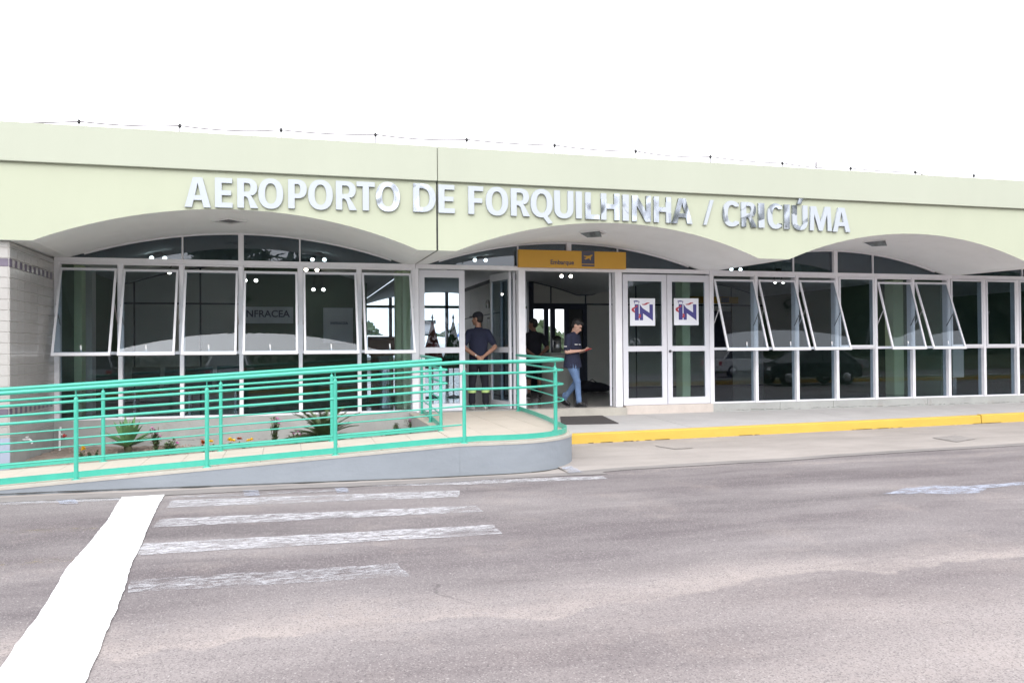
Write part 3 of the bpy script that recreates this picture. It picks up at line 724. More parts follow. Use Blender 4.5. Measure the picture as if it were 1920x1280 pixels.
panel_wall(-.0, xg0, YA, [atY(x, 600, YA).x for x in (252, 376)], 2.62, 'panel')
gw = MB()
n = 14
for i in range(n):
    xa = xg0+.03+(xg1-xg0-.03)*i/n; xb = xg0+.03+(xg1-xg0-.03)*(i+1)/n
    gw.add([(xa, YA, .47), (xb, YA, .47), (xb, YA, vault(xb)), (xa, YA, vault(xa)), (xa, YA+.1, .47), (xb, YA+.1, .47), (xb, YA+.1, vault(xb)), (xa, YA+.1, vault(xa))], [(0, 1, 2, 3), (5, 4, 7, 6)])
gw.add([(xg1, YA, .47), (xg1, YA+.1, .47), (xg1, YA+.1, vault(xg1)), (xg1, YA, vault(xg1))], [(0, 1, 2, 3)])
gw.box(xg1-.1, xg1-.001, YA+.1, 13.0, .47, vault(xg1-.1)+.02)
gw.build('green_partition', 'green_wall', bld)
xd0, xd1 = atY(997, 600, YB).x, atY(1098, 600, YB).x
xj = [atY(x, 600, YB).x for x in (1033, 1098)]
zj = atY(1050, 570, YB).z
pw = panel_wall(xd0, 17.0, YB, xj+[xj[1]+1.5*i for i in range(1, 5)], zj, 'panel', [(xd0, xd1, zj)])
# navy framed glazed doors in that wall
nd = MB(); nd.box(xd0-.10, xd0+.04, YB-.06, YB+.1, .47, vault(xd0)-.01)
nd.box(xd0, xd1+.03, YB-.04, YB+.06, zj-.14, zj)
for p in (1024, 1036, 1062, 1096): xx = atY(p, 600, YB).x; nd.box(xx-.06, xx+.06, YB-.035, YB+.055, .47, zj-.14)
nd.box(xd0+.04, xd1, YB-.03, YB+.05, .47, 1.28)
ndo = nd.build('inner_door_frame', 'joint', bld)
MB().box(atY(1064, 600, YB).x, atY(1096, 600, YB).x, YB+.0, YB+.02, .47, zj-.14).build('frosted_panel', 'dark', ndo)
# side partition with pictures (runs away from the doors) and its return
sw_ = MB(); sw_.box(8.36, 8.44, 4.4, 8.7, .47, 3.3); sw_.box(8.44, atY(984, 600, 4.4).x, 4.4, 4.48, .47, 3.35)
sp = sw_.build('side_partition', 'joint', bld)
for i in range(4):
    y0 = 4.42+i*1.07
    for z0, z1 in ((.49, 2.42), (2.45, 3.2)):
        MB().box(8.342, 8.358, y0+.012, y0+1.058, z0, z1).build('wall_panel', 'panel2', sp)
MB().box(8.46, atY(982, 600, 4.4).x-.02, 4.382, 4.398, .49, 3.2).build('wall_panel', 'panel2', sp)
MB().box(17.0, 17.1, .2, 13.0, .47, 3.06).build('side_wall', 'green_wall', bld)
MB().box(17.1, 34.0, 6.5, 6.6, .47, 3.5).build('rear_room_wall', 'green_wall', bld)
MB().box(-.012, -.0, .301, 13.0, .47, 3.06).build('side_wall', 'green_wall', bld)
# columns just inside the glass
for (px0, px1, Yc) in ((119, 153, 1.2), (743, 770, 1.3), (1279, 1294, 1.0), (1676, 1701, 1.3)):
    a, b_ = atY(px0, 600, Yc).x, atY(px1, 600, Yc).x
    MB().bbox(a, b_, Yc, Yc+.3, .47, 3.07, .01).build('column', 'green_col', bld)
a, b_ = atY(153, 600, 1.5).x, atY(170, 600, 1.5).x
MB().box(a, b_, 1.6, 1.9, .47, 3.08).build('column', 'panel', bld)
MB().box(5.60, 5.66, .9, 1.2, .47, 3.05).build('column', 'green_col', bld)

# ================================================================== RAMP AND RAILINGS
XL, XC = -4.2, 5.56
YF, YI = -4.5, -2.95
def dz(X, Y):
    base = .405-.0555*(XC-X) if X < XC else .405
    if X >= XC: base += .058*min(1, max(0, (Y-YF)/(-.1-YF)))
    else: base += .012*(Y-YF)/(YI-YF)
    return max(base, .004)
ramp = thing('access_ramp', (3, -3.7, 0), 'long tiled wheelchair ramp with grey-blue side wall and rounded landing', 'ramp')
def clip(poly, A, Bp):                                          # keep left of A->B
    out = []; ax, ay = A; bx, by = Bp
    sd_ = lambda p: (bx-ax)*(p[1]-ay)-(by-ay)*(p[0]-ax)
    for i, p in enumerate(poly):
        q = poly[(i+1) % len(poly)]; s, t = sd_(p), sd_(q)
        if s >= 0: out.append(p)
        if (s >= 0) != (t >= 0):
            k = s/(s-t); out.append((p[0]+(q[0]-p[0])*k, p[1]+(q[1]-p[1])*k))
    return out
nose = [(XC, YF)]
for i in range(0, 37):
    t = -PI/2+(PI/2)*i/36; nose.append((6.15+1.17*math.cos(t), -3.42+1.08*math.sin(t)))
nose += [(7.55, -.105), (XC, -.105)]
def clipconv(poly, conv):
    for i in range(len(conv)):
        poly = clip(poly, conv[i], conv[(i+1) % len(conv)])
        if not poly: return []
    return poly
rampo = [(XL, YF), (XC, YF), (XC, YI), (XL, YI)]
def body(poly, name, lower=.012):
    b = MB(); n = len(poly); vs = [(x, y, -.12) for x, y in poly]+[(x, y, dz(x+(1e-6 if name == 'landing_wall' else 0), y)-lower) for x, y in poly]
    b.add(vs, [tuple(range(n))[::-1]]+[(i, (i+1) % n, n+(i+1) % n, n+i) for i in range(n)])
    for i in range(n):
        mxx, myy = (poly[i][0]+poly[(i+1) % n][0])/2, (poly[i][1]+poly[(i+1) % n][1])/2
        if (name == 'landing_wall' and mxx < XC+.01) or (name != 'landing_wall' and myy > YI-.01): b.m[1+i] = 1
    cx, cy = sum(p[0] for p in poly)/n, sum(p[1] for p in poly)/n
    k = len(b.v); b.add(vs[n:]+[(cx, cy, dz(cx, cy)-lower)], [(i, (i+1) % n, n) for i in range(n)])
    return b.build(name, ['rampwall', 'base'], ramp)
def dens(poly, s=.4):
    out = []
    for i, p in enumerate(poly):
        q = poly[(i+1) % len(poly)]; L = math.dist(p, q); n = max(1, int(L/s))
        out += [(p[0]+(q[0]-p[0])*k/n, p[1]+(q[1]-p[1])*k/n) for k in range(n)]
    return out
body(dens(rampo, .8), 'ramp_wall'); body([(x+(.002 if i == 0 or i == len(nose)-1 else 0), y) for i, (x, y) in enumerate(nose)], 'landing_wall')
# a bare rim shows along the top of the wall
rim = MB()
rl = [(x, YF) for x in np.arange(XL, XC, .35)]+nose[:39]
for i in range(len(rl)-1):
    (x0, y0), (x1, y1) = rl[i], rl[i+1]; d = Vector((x1-x0, y1-y0, 0)); L = d.length
    if L < 1e-6: continue
    n_ = Vector((-d.y, d.x, 0))/L
    za, zb = dz(x0, y0), dz(x1, y1)
    if za < .03: continue
    rim.hexa([(x0-n_.x*.006, y0-n_.y*.006, za-.03), (x1-n_.x*.006, y1-n_.y*.006, zb-.03), (x1+n_.x*.03, y1+n_.y*.03, zb-.03), (x0+n_.x*.03, y0+n_.y*.03, za-.03),
              (x0-n_.x*.006, y0-n_.y*.006, za+.001), (x1-n_.x*.006, y1-n_.y*.006, zb+.001), (x1+n_.x*.03, y1+n_.y*.03, zb+.001), (x0+n_.x*.03, y0+n_.y*.03, za+.001)])
rim.build('ramp_rim', 'rampedge', ramp)
def deck(conv, x0, x1, y0, y1, w, h, inset=.0):
    nx, ny = max(1, round((x1-x0)/w)), max(1, round((y1-y0)/h)); w, h = (x1-x0)/nx, (y1-y0)/ny
    for i in range(nx):
        for j in range(ny):
            a, c = x0+i*w+.0025, y0+j*h+.0025
            poly = clipconv([(a, c), (a+w-.005, c), (a+w-.005, c+h-.005), (a, c+h-.005)], conv)
            if len(poly) < 3: continue
            cx = sum(p[0] for p in poly)/len(poly); cy = sum(p[1] for p in poly)/len(poly)
            if dz(cx, cy) < .012: continue
            jt = rnd.uniform(0, .0012)
            e = 1e-6 if x0 >= XC else -1e-6
            vs = [(x, y, dz(x+e, y)-.010) for x, y in poly]+[(x, y, dz(x+e, y)+jt) for x, y in poly]; n = len(poly)
            b = MB(); b.add(vs, [tuple(range(n, 2*n))]+[(q, (q+1) % n, n+(q+1) % n, n+q) for q in range(n)]); b.build('deck_tile', 'deck', ramp)
ins = [(x, y) for x, y in [(XL, YF+.032), (XC, YF+.032), (XC, YI), (XL, YI)]]
deck(ins, XL, XC, YF, YI, .46, .52)
nin = [(XC, YF+.032)]+[(6.15+1.138*math.cos(-PI/2+(PI/2)*i/12), -3.42+1.048*math.sin(-PI/2+(PI/2)*i/12)) for i in range(13)]+[(7.515, -.105), (XC, -.105)]
deck(nin, XC, 7.56, YF, -.105, .50, .52)

def rail_pt(x, y, h): return (x, y, dz(x, y)+h)
def railing(name, label, base, posts, ext, ends):
    t = thing(name, (*base[0], 0), label, 'railing', 'green pipe railings of the ramp')
    for (x, y, short) in posts:
        z = dz(x, y); b = MB().tube([(x, y, z-.02), (x, y, z+.87)], .0235, 10).lathe([(.0235, 0), (.018, .02), (.008, .028)], (x, y, z+.87), 10)
        b.tube([(x, y, z+.89), (x, y, z+.985)], .006, 6).build('post', 'green', t)
        MB().lathe([(.05, 0), (.05, .006), (.03, .010)], (x, y, z), 10).build('foot_plate', 'green', t)
    return t
def smooth_path(p, n=6):                                        # catmull-rom through plan points
    out = []
    for i in range(len(p)-1):
        p0, p1, p2, p3 = [Vector(p[max(0, min(len(p)-1, j))]) for j in (i-1, i, i+1, i+2)]
        for k in range(n):
            t = k/n; out.append(tuple(.5*((2*p1)+(-p0+p2)*t+(2*p0-5*p1+4*p2-p3)*t*t+(-p0+3*p1-3*p2+p3)*t**3)))
    out.append(tuple(p[-1])); return out
YO = YF+.065
line = [(x, YO) for x in np.arange(-4.0, 5.5, .5)]+[(5.60, YO)]
# outer railing
opx = [(atZ(x, y, zz).x, YO, 0) for x, y, zz in ((145, 897, .17), (390, 872, .25), (628, 849, .33), (868, 829, .405))]
opx = [(-1.35, YO, 0), (-2.9, YO, 0)]+opx+[(6.98, -3.93, 0), (7.13, -3.45, 0), (7.47, -.30, 0)]
outer = railing('outer_railing', 'green pipe railing on the road side of the ramp, curving round the landing', [(3, YO)], opx, None, None)
turn_hard = [(5.58, YO), (6.05, YO+.01), (6.5, YO+.14), (6.9, YO+.42), (7.15, -3.72)]
turn = smooth_path(turn_hard, 5)
ret = [(7.15+(7.50-7.15)*k/4, -3.72+(-.12+3.72)*k/4) for k in range(1, 5)]
hard = line[:-1]+turn
def rz(h, pts): return [rail_pt(x, y, h) for x, y in pts]
MB().tube(rz(.99, hard), .0235, 12).build('handrail', 'green', outer)
MB().tube(rz(.99, [turn[-1]]+ret), .0235, 12).build('handrail', 'green', outer)
for h in (.85, .66):
    MB().tube(rz(h, line[:-1]+turn), .0155, 8).build('rail', 'green', outer); MB().tube(rz(h, [turn[-1]]+ret[:-1]), .0155, 8).build('rail', 'green', outer)
rnose = [(5.58, YO)]+[(6.15+1.06*math.cos(-PI/2+(PI/2)*i/10), -3.42+1.02*math.sin(-PI/2+(PI/2)*i/10)) for i in range(1, 11)]+[(7.30, -2.6), (7.37, -1.8), (7.44, -1.0), (7.47, -.3)]
MB().tube(rz(.45, line[:-1]+rnose), .0095, 8).build('rail', 'green', outer)
MB().tube(rz(.225, line), .0095, 8).build('rail', 'green', outer)
def flat_bar(pts, z0, z1, th, par, nm='bottom_bar'):
    b = MB(); P = pts; L = []
    for i, (x, y) in enumerate(P):
        a, c = P[max(0, i-1)], P[min(len(P)-1, i+1)]; d = Vector((c[0]-a[0], c[1]-a[1], 0)).normalized(); n_ = Vector((-d.y, d.x, 0))*th/2
        z = dz(x, y); L.append([(x-n_.x, y-n_.y, z+z0), (x+n_.x, y+n_.y, z+z0), (x+n_.x, y+n_.y, z+z1), (x-n_.x, y-n_.y, z+z1)])
    vs = [v for r_ in L for v in r_]; b.add(vs, [(i*4+j, (i+1)*4+j, (i+1)*4+(j+1) % 4, i*4+(j+1) % 4) for i in range(len(L)-1) for j in range(4)]+[(0, 1, 2, 3), tuple(len(vs)-4+k for k in range(4))])
    return b.build(nm, 'green', par)
bn = [(6.15+1.10*math.cos(-PI/2+(PI/2)*i/12), -3.42+1.02*math.sin(-PI/2+(PI/2)*i/12)) for i in range(0, 13)]+[(7.40, -2.2), (7.46, -1.2), (7.50, -.2)]
flat_bar([(x, YO) for x in np.arange(-4.0, 5.6, .4)]+[(5.8, YO)]+bn, .018, .085, .012, outer)
# inner railing
YQ = YI-.05
ipx = [(atZ(x, y, zz).x, YQ, 0) for x, y, zz in ((196, 862, .19), (413, 845, .27), (623, 827, .34))]
ipx = [(-1.3, YQ, 0)]+ipx+[(5.60, YQ, 0), (5.66, -1.75, 0), (5.75, -.32, 0)]
inner = railing('inner_railing', 'green pipe railing between the ramp and the flower bed, turning back to the glass wall', [(3, YQ)], ipx, None, None)
lin2 = [(x, YQ) for x in np.arange(-4.0, 5.5, .5)]
c1, e1 = (5.66, YQ-.01), (5.77, -.12)
MB().tube(rz(.99, lin2+[(5.60, YQ)]), .0235, 12).build('handrail', 'green', inner)
MB().tube(rz(.99, [(5.60, YQ), (5.70, -1.6), e1]), .0235, 12).build('handrail', 'green', inner)
for h in (.85, .66):
    MB().tube(rz(h, lin2+[(5.68, YQ-.02)]), .0155, 8).build('rail', 'green', inner); MB().tube(rz(h, [(5.68, YQ-.02), (5.72, -1.6), (5.77, -.3)]), .0155, 8).build('rail', 'green', inner)
for h in (.44, .225):
    MB().tube(rz(h, lin2+[(5.60, YQ)]), .0095, 8).build('rail', 'green', inner); MB().tube(rz(h, [(5.60, YQ), (5.70, -1.6), (5.77, -.3)]), .0095, 8).build('rail', 'green', inner)
flat_bar([(x, YQ) for x in np.arange(-4.0, 5.6, .4)]+[(5.60, YQ)], .018, .085, .012, inner); flat_bar([(5.612, YQ+.02), (5.70, -1.6), (5.77, -.3)], .018, .085, .012, inner)

# ================================================================== FLOWER BED
sb = MB(); nx_, ny_ = 60, 26; vs = []
for j in range(ny_+1):
    for i in range(nx_+1):
        X = .02+(5.55-.02)*i/nx_; Y = YI+.005+(-.065-YI-.005)*j/ny_
        z = .035+.035*math.sin(X*2.1+Y)*math.sin(Y*2.4+1)+rnd.uniform(-.012, .018)+.05*math.exp(-((X-3.6)**2+(Y+1.2)**2)*1.2)
        vs.append((X, Y, z))
sb.add(vs, [(j*(nx_+1)+i, j*(nx_+1)+i+1, (j+1)*(nx_+1)+i+1, (j+1)*(nx_+1)+i) for j in range(ny_) for i in range(nx_)], 0, True)
sb.build('flower_bed', 'soil', None, 'structure')
cl = MB()                                                       # clods and pebbles
for _ in range(1400):
    X, Y = rnd.uniform(.05, 5.5), rnd.uniform(YI+.05, -.1); s = rnd.uniform(.006, .022); z = .045+s*.3
    cl.add([(X-s, Y, z), (X, Y-s, z-.003), (X+s*.9, Y+.1*s, z), (X, Y+s, z-.003), (X+.1*s, Y, z+s*.9)], [(0, 1, 4), (1, 2, 4), (2, 3, 4), (3, 0, 4)])
tag(cl.build('soil_clods', 'soil', None, 'stuff'))
bpy.data.objects['soil_clods']['category'] = 'soil'; bpy.data.objects['soil_clods']['label'] = 'loose brown clods of earth scattered over the flower bed'

def blade(L, w, lift, droop, n=6, fold=.25):
    """one leaf along +x: returns verts/faces"""
    vs = []; fs = []
    for i in range(n+1):
        t = i/n; x = L*t*math.cos(lift*(1-droop*t)); z = L*math.sin(lift)*t-droop*L*.5*t*t
        ww = w*math.sin(PI*min(1, .12+.88*t)**.8)*(1 if t < .999 else .0)+.001
        vs += [(x, -ww, z+fold*ww), (x, 0, z), (x, ww, z+fold*ww)]
    for i in range(n): a = i*3; fs += [(a, a+3, a+4, a+1), (a+1, a+4, a+5, a+2)]
    return vs, fs
def put(vs, loc, az, tilt=0):
    m = Matrix.Translation(loc) @ Matrix.Rotation(az, 4, 'Z') @ Matrix.Rotation(-tilt, 4, 'Y'); return [m @ Vector(v) for v in vs]
def bedpt(px, Y, z=.05): return Vector((CAM.x+(Y-CAM.y)*math.tan(YAW+math.atan((px-960)/FPX)), Y, z))
ag = bedpt(239, -.75); agv = thing('agave', (ag.x, ag.y, .05), 'broad leaved green agave rosette in the flower bed under the second window', 'agave')
for i in range(22):
    az = i*2.4+.3; lift = [.45, .75, 1.05, 1.3][i % 4]; L = rnd.uniform(.42, .54); b = MB()
    v, f = blade(L, .058, lift, .35 if lift < 1 else .12); b.add(put(v, ag+Vector((0, 0, .05)), az), f, 0, True); b.build('leaf', 'leaf', agv)
MB().lathe([(.05, 0), (.06, .05), (.03, .12)], ag, 8).build('stem', 'stem', agv)
pc = bedpt(606, -1.1); plm = thing('dwarf_palm', (pc.x, pc.y, .05), 'dark feathery dwarf palm in the flower bed under the fifth window', 'palm')
for i in range(52):
    az = i*2.4; lift = rnd.uniform(.2, 1.5); L = rnd.uniform(.45, .64)*(1+.25*(lift > 1.15)); b = MB(); n = 9; sp = []
    for k in range(n+1):
        t = k/n; r_ = L*t; x = r_*math.cos(lift*(1-.45*t)); z = r_*math.sin(lift)-.42*L*t*t*(1.3-lift*.5); sp.append(Vector((x, 0, z+.08)))
    P = [pc+Matrix.Rotation(az, 3, 'Z') @ q for q in sp]
    b.tube(P, [.006*(1-.7*k/n) for k in range(n+1)], 4)
    for k in range(2, n+1):
        d = (P[k]-P[k-1]).normalized(); s = d.cross(Vector((0, 0, 1))).normalized()
        for q in range(5):
            o_ = P[k-1].lerp(P[k], q/5)
            for sg in (-1, 1):
                tip = o_+(s*sg*.85+d*.75+Vector((0, 0, .25))).normalized()*rnd.uniform(.09, .15)*(1.15-.6*k/n); wv_ = d*.011
                b.add([o_-wv_, o_+wv_, tip], [(0, 1, 2)])
    b.build('frond', 'palm', plm)
MB().lathe([(.06, 0), (.07, .06), (.04, .14)], pc, 8).build('stem', 'stem', plm)
def leafy(p, h, n, leafm, petal, nf, name, label, cat, spread=.10, fs_=.016, group=None, ls=.035):
    t = thing(name, p, label, cat, group); st_, lf, fl = MB(), MB(), MB()
    for i in range(n):
        a = rnd.uniform(0, 2*PI); s = rnd.uniform(.2, 1)*spread; top = p+Vector((math.cos(a)*s, math.sin(a)*s, h*rnd.uniform(.55, 1)))
        mid = p.lerp(top, .5)+Vector((rnd.uniform(-.02, .02), rnd.uniform(-.02, .02), .01)); st_.tube([p, mid, top], .0035, 4)
        for k in range(9):
            q = p.lerp(top, rnd.uniform(.2, 1)) ; v, f = blade(ls*rnd.uniform(.7, 1.3), ls*.24, rnd.uniform(-.2, .9), .3, 2); lf.add(put(v, q, rnd.uniform(0, 6.28)), f, 0, True)
        if i < nf:
            for k in range(6):
                v, f = blade(fs_, fs_*.45, rnd.uniform(.1, .7), .3, 2); fl.add(put(v, top, k*PI/3), f, 0, True)
            fl.lathe([(fs_*.4, 0), (fs_*.45, fs_*.35), (0, fs_*.5)], top, 6)
    st_.build('stem', 'stem', t); lf.build('foliage', leafm, t, 'stuff')
    if nf: fl.build('blossom', petal, t)
    return t
for (px, py, h, n, nf, lab) in ((292, 845, .30, 9, 4, 'pink flowered plant right of the agave in the flower bed'),
                                (318, 850, .16, 7, 3, 'low pink flowered plant beside the taller one near the agave'),
                                (515, 838, .38, 10, 5, 'tall pink periwinkle clump left of the dwarf palm'),
                                (552, 836, .18, 8, 6, 'low pink periwinkle clump touching the dwarf palm'),
                                (742, 808, .22, 5, 0, 'thin leafy sprig near the right end of the flower bed'),
                                (770, 805, .25, 5, 2, 'thin sprig with a pink flower at the bed corner by the landing'),
                                (725, 812, .10, 6, 0, 'small green seedling near the right end of the bed')):
    leafy(bedpt(px, -.25-(py-800)*.020), h*1.3, n+7, 'herb', 'pink', nf, 'periwinkle', lab, 'flowering plant', spread=.09 if h > .2 else .12, fs_=.034, ls=.06)
for i, (px, py, m, lab) in enumerate(((153, 846, 'mari', 'leftmost yellow marigold, by the first inner post of the railing'), (168, 846, 'mari', 'small green marigold second from the left end of the bed'), (181, 845, 'mari', 'green marigold bud third from the left end of the bed'),
                        (381, 840, 'rust', 'rust red marigold left of the second outer railing post'), (398, 839, 'mari', 'yellow marigold just right of the second outer railing post'),
                        (430, 832, 'mari', 'back one of two yellow marigolds right of the second inner post'), (434, 838, 'mari', 'front one of two yellow marigolds right of the second inner post'),
                        (447, 834, 'rust', 'rust red marigold between the yellow ones'), (468, 837, 'mari', 'rightmost yellow marigold in the bed'), (456, 841, 'rust', 'low dark marigold left of the rightmost yellow one'))):
    p = bedpt(px, -1.0-(py-832)*.04); t = leafy(p, .12, 8, 'herb', m, 0, 'marigold', lab, 'marigold', spread=.04, group='marigolds in the flower bed', ls=.03)
    if i not in (1, 2, 9):
        b = MB()
        for q in range(3):
            c = p+Vector((rnd.uniform(-.035, .035), rnd.uniform(-.03, .03), .13+rnd.uniform(0, .035)))
            for k in range(14):
                v, f = blade(.042, .015, rnd.uniform(.0, 1.3), .2, 2); b.add(put(v, c, k*2.4), f, 0, True)
        b.build('blossom', m, t)
# pipe and tap on the base wall and pier
pp = thing('standpipe', (.10, -.13, .05), 'short white water pipe with a red valve at the corner of pier and base wall', 'pipe')
MB().tube([(.10, -.13, .03), (.10, -.13, .36), (.10, -.07, .38)], .018, 10).build('pipe', 'white', pp)
MB().lathe([(.03, 0), (.03, .02), (.012, .025), (.012, .05)], (.15, -.13, .26), 8, axis='x').build('valve', 'red', pp); MB().tube([(.10, -.13, .28), (.16, -.13, .28)], .012, 8).build('elbow', 'white', pp)
tp = thing('garden_tap', (.02, -1.62, .36), 'small white garden tap on the side of the tiled pier', 'tap')
MB().tube([(.0, -1.62, .36), (.09, -1.62, .36), (.12, -1.62, .33), (.12, -1.62, .30)], .014, 8).build('spout', 'white', tp); MB().box(.05, .07, -1.66, -1.58, .385, .40).tube([(.06, -1.62, .36), (.06, -1.62, .39)], .006, 6).build('handle', 'white', tp)

# ================================================================== FACADE LETTERING
def ell(cx, cy, rx, ry, a0=0, a1=2*PI, n=36, full=True, p=2.25):
    out = []
    for i in range(n if full else n+1):
        t = a0+(a1-a0)*i/n; c, s = math.cos(t), math.sin(t)
        out.append((cx+rx*math.copysign(abs(c)**(2/p), c), cy+ry*math.copysign(abs(s)**(2/p), s)))
    return out
def glyph(ch, w):
    """outline loops in a box of width w (in cap heights) and height 1"""
    t, h = .215, .165
    if ch == 'I': return [[(0, 0), (w, 0), (w, 1), (0, 1)]]
    if ch == 'L': return [[(0, 0), (w, 0), (w, h), (t, h), (t, 1), (0, 1)]]
    if ch == 'E': return [[(0, 0), (w, 0), (w, h), (t, h), (t, .42), (w*.92, .42), (w*.92, .58), (t, .58), (t, 1-h), (w*.98, 1-h), (w*.98, 1), (0, 1)]]
    if ch == 'F': return [[(0, 0), (t, 0), (t, .41), (w*.93, .41), (w*.93, .57), (t, .57), (t, 1-h), (w, 1-h), (w, 1), (0, 1)]]
    if ch == 'T': return [[(w/2-t/2, 0), (w/2+t/2, 0), (w/2+t/2, 1-h), (w, 1-h), (w, 1), (0, 1), (0, 1-h), (w/2-t/2, 1-h)]]
    if ch == 'H': return [[(0, 0), (t, 0), (t, .42), (w-t, .42), (w-t, 0), (w, 0), (w, 1), (w-t, 1), (w-t, .60), (t, .60), (t, 1), (0, 1)]]
    if ch == 'N': return [[(0, 0), (t*.92, 0), (t*.92, .62), (w-t*1.05, 0), (w, 0), (w, 1), (w-t*.92, 1), (w-t*.92, .38), (t*1.05, 1), (0, 1)]]
    if ch == 'M': return [[(0, 0), (t*.9, 0), (t*1.0, .68), (w/2-.09, 0), (w/2+.09, 0), (w-t*1.0, .68), (w-t*.9, 0), (w, 0), (w-.05, 1), (w-.30, 1), (w/2, .36), (.30, 1), (.05, 1)]]
    if ch == 'A': return [[(0, 0), (t*1.05, 0), (t*1.05+.055, .24), (w-t*1.05-.055, .24), (w-t*1.05, 0), (w, 0), (w/2+.15, 1), (w/2-.15, 1)], [(t+.105, .40), (w/2, .82), (w-t-.105, .40)]]
    if ch == 'V': return [[(0, 1), (w/2-.1, 0), (w/2+.1, 0), (w, 1), (w-.2, 1), (w/2, .3), (.2, 1)]]
    if ch == 'O': return [ell(w/2, .5, w/2, .52), ell(w/2, .5, w/2-t, .52-h)]
    if ch == 'Q':
        o = ell(w/2, .5, w/2, .52, -1.05, 2*PI-1.45, 34, False)
        return [o+[(w*.62, -.06), (w*.80, -.25), (w*1.0, -.20), (w*.80, .0)], ell(w/2, .5, w/2-t, .52-h)]
    if ch == 'C':
        a = .82; o = ell(w*.56, .5, w*.56, .52, a, 2*PI-a, 30, False); i = ell(w*.58, .5, w*.56-t+.01, .52-h, 2*PI-a-.05, a+.05, 30, False)
        return [[(w, .965)]+o+[(w, .035), (w, .20)]+i+[(w, .80)]]
    if ch == 'U':
        o = [(0, 1), (0, .36)]+ell(w/2, .36, w/2, .38, PI, 2*PI, 18, False)[1:-1]+[(w, .36), (w, 1), (w-t, 1), (w-t, .36)]+ell(w/2, .36, w/2-t, .38-h, 2*PI, PI, 18, False)[1:-1]+[(t, .36), (t, 1)]
        return [o]
    if ch == 'D': return [[(0, 0)]+ell(w*.40, .5, w*.60, .5, -PI/2, PI/2, 22, False)+[(0, 1)], [(t, h)]+ell(w*.40, .5, w*.60-t, .5-h, -PI/2, PI/2, 22, False)+[(t, 1-h)]]
    if ch in 'PR':
        bt = .40 if ch == 'R' else .36; cy = (1+bt)/2; ry = (1-bt)/2
        o = ell(w*.50, cy, w*.48, ry, PI/2, -PI/2, 18, False); hole = [(t, 1-h*.9)]+ell(w*.50, cy, w*.48-t, ry-h*.9, PI/2, -PI/2, 16, False)+[(t, bt+h*.9)]
        if ch == 'P': return [[(0, 0), (0, 1)]+o+[(t, bt), (t, 0)], hole]
        return [[(0, 0), (0, 1)]+o[:-3]+[(w*.66, bt+.04), (w*.82, .26), (w+.02, 0), (w-t-.02, 0), (w*.52, .32), (w*.42, bt-.01), (t, bt-.01), (t, 0)], hole]
    if ch == '/': return [[(0, 0), (w*.30, 0), (w, 1), (w*.70, 1)]]
    if ch == "'": return [[(0, 0), (w*.45, 0), (w, 1), (w*.42, 1)]]
LET = [('A', 346, 395, 0), ('E', 403, 436, 0), ('R', 445, 483, 0), ('O', 484.5, 531, 0), ('P', 540.5, 576, 0), ('O', 578, 624, 0), ('R', 630, 668, 0), ('T', 669, 703, 0), ('O', 705, 750, .80),
       ('D', 775, 817, .44), ('E', 822.5, 853, 0), ('F', 878.5, 906.5, 0), ('O', 911.5, 953, 0), ('R', 958.5, 993, 0), ('Q', 995.5, 1036.5, 0), ('U', 1040, 1075.5, 0), ('I', 1080.5, 1091.5, 0), ('L', 1098, 1124.5, .46),
       ('H', 1127.5, 1162, .45), ('I', 1168, 1179.5, .46), ('N', 1185.5, 1221, .5), ('H', 1226.5, 1259, .5), ('A', 1260.5, 1299, .47), ('/', 1319.5, 1339, 0), ('C', 1356, 1386, .5), ('R', 1391, 1419, .5), ('I', 1423, 1434, .42),
       ('C', 1440, 1467, .42), ('I', 1471, 1481.5, .46), ('U', 1486.5, 1515, .46), ('M', 1519, 1560, 0), ('A', 1562, 1595, 0)]
TOPY = [(346, 332), (560, 337), (797, 344.5), (1085, 359), (1275, 371.5), (1595, 390.5)]; BOTY = [(346, 388), (560, 391), (797, 397.5), (1085, 409.5), (1299, 420), (1595, 435.5)]
ip = lambda T, x: float(np.interp(x, [a for a, _ in T], [b for _, b in T]))
lett = thing('facade_lettering', (7, FY, 3.6), 'large metal letters reading AEROPORTO DE FORQUILHINHA / CRICIÚMA on the pale green fascia', 'sign')
chm = {0: chrome('letter_film', .0, 0)}
for i, (ch, xl, xr, am) in enumerate(LET):
    Yp = FY-.045; a, b_ = atY(xl, ip(BOTY, xl), Yp), atY(xr, ip(BOTY, xr), Yp)
    top = atY((xl+xr)/2, ip(TOPY, (xl+xr)/2), Yp).z; bot = atY((xl+xr)/2, ip(BOTY, (xl+xr)/2), Yp).z; H = top-bot; W = b_.x-a.x
    m = chrome('letter_metal_%d' % i, am, i*3.7) if am else chm[0]
    fr_ = frame_facing(Vector((a.x, Yp+.022, bot))) @ Matrix.Diagonal((H, H, 1, 1))
    loops_obj('letter', glyph(ch, W/H), .036, fr_, m, lett)
    if i == 29:
        q = atY(1497, 387, Yp); r_ = atY(1507, 374, Yp)
        loops_obj('accent', [[(0, 0), (.07, 0), (.16, .17), (.07, .17)]], .044, frame_facing(Vector((q.x-.02, Yp+.022, bot+H+.02))), chrome('accent_metal', .9, 8), lett)

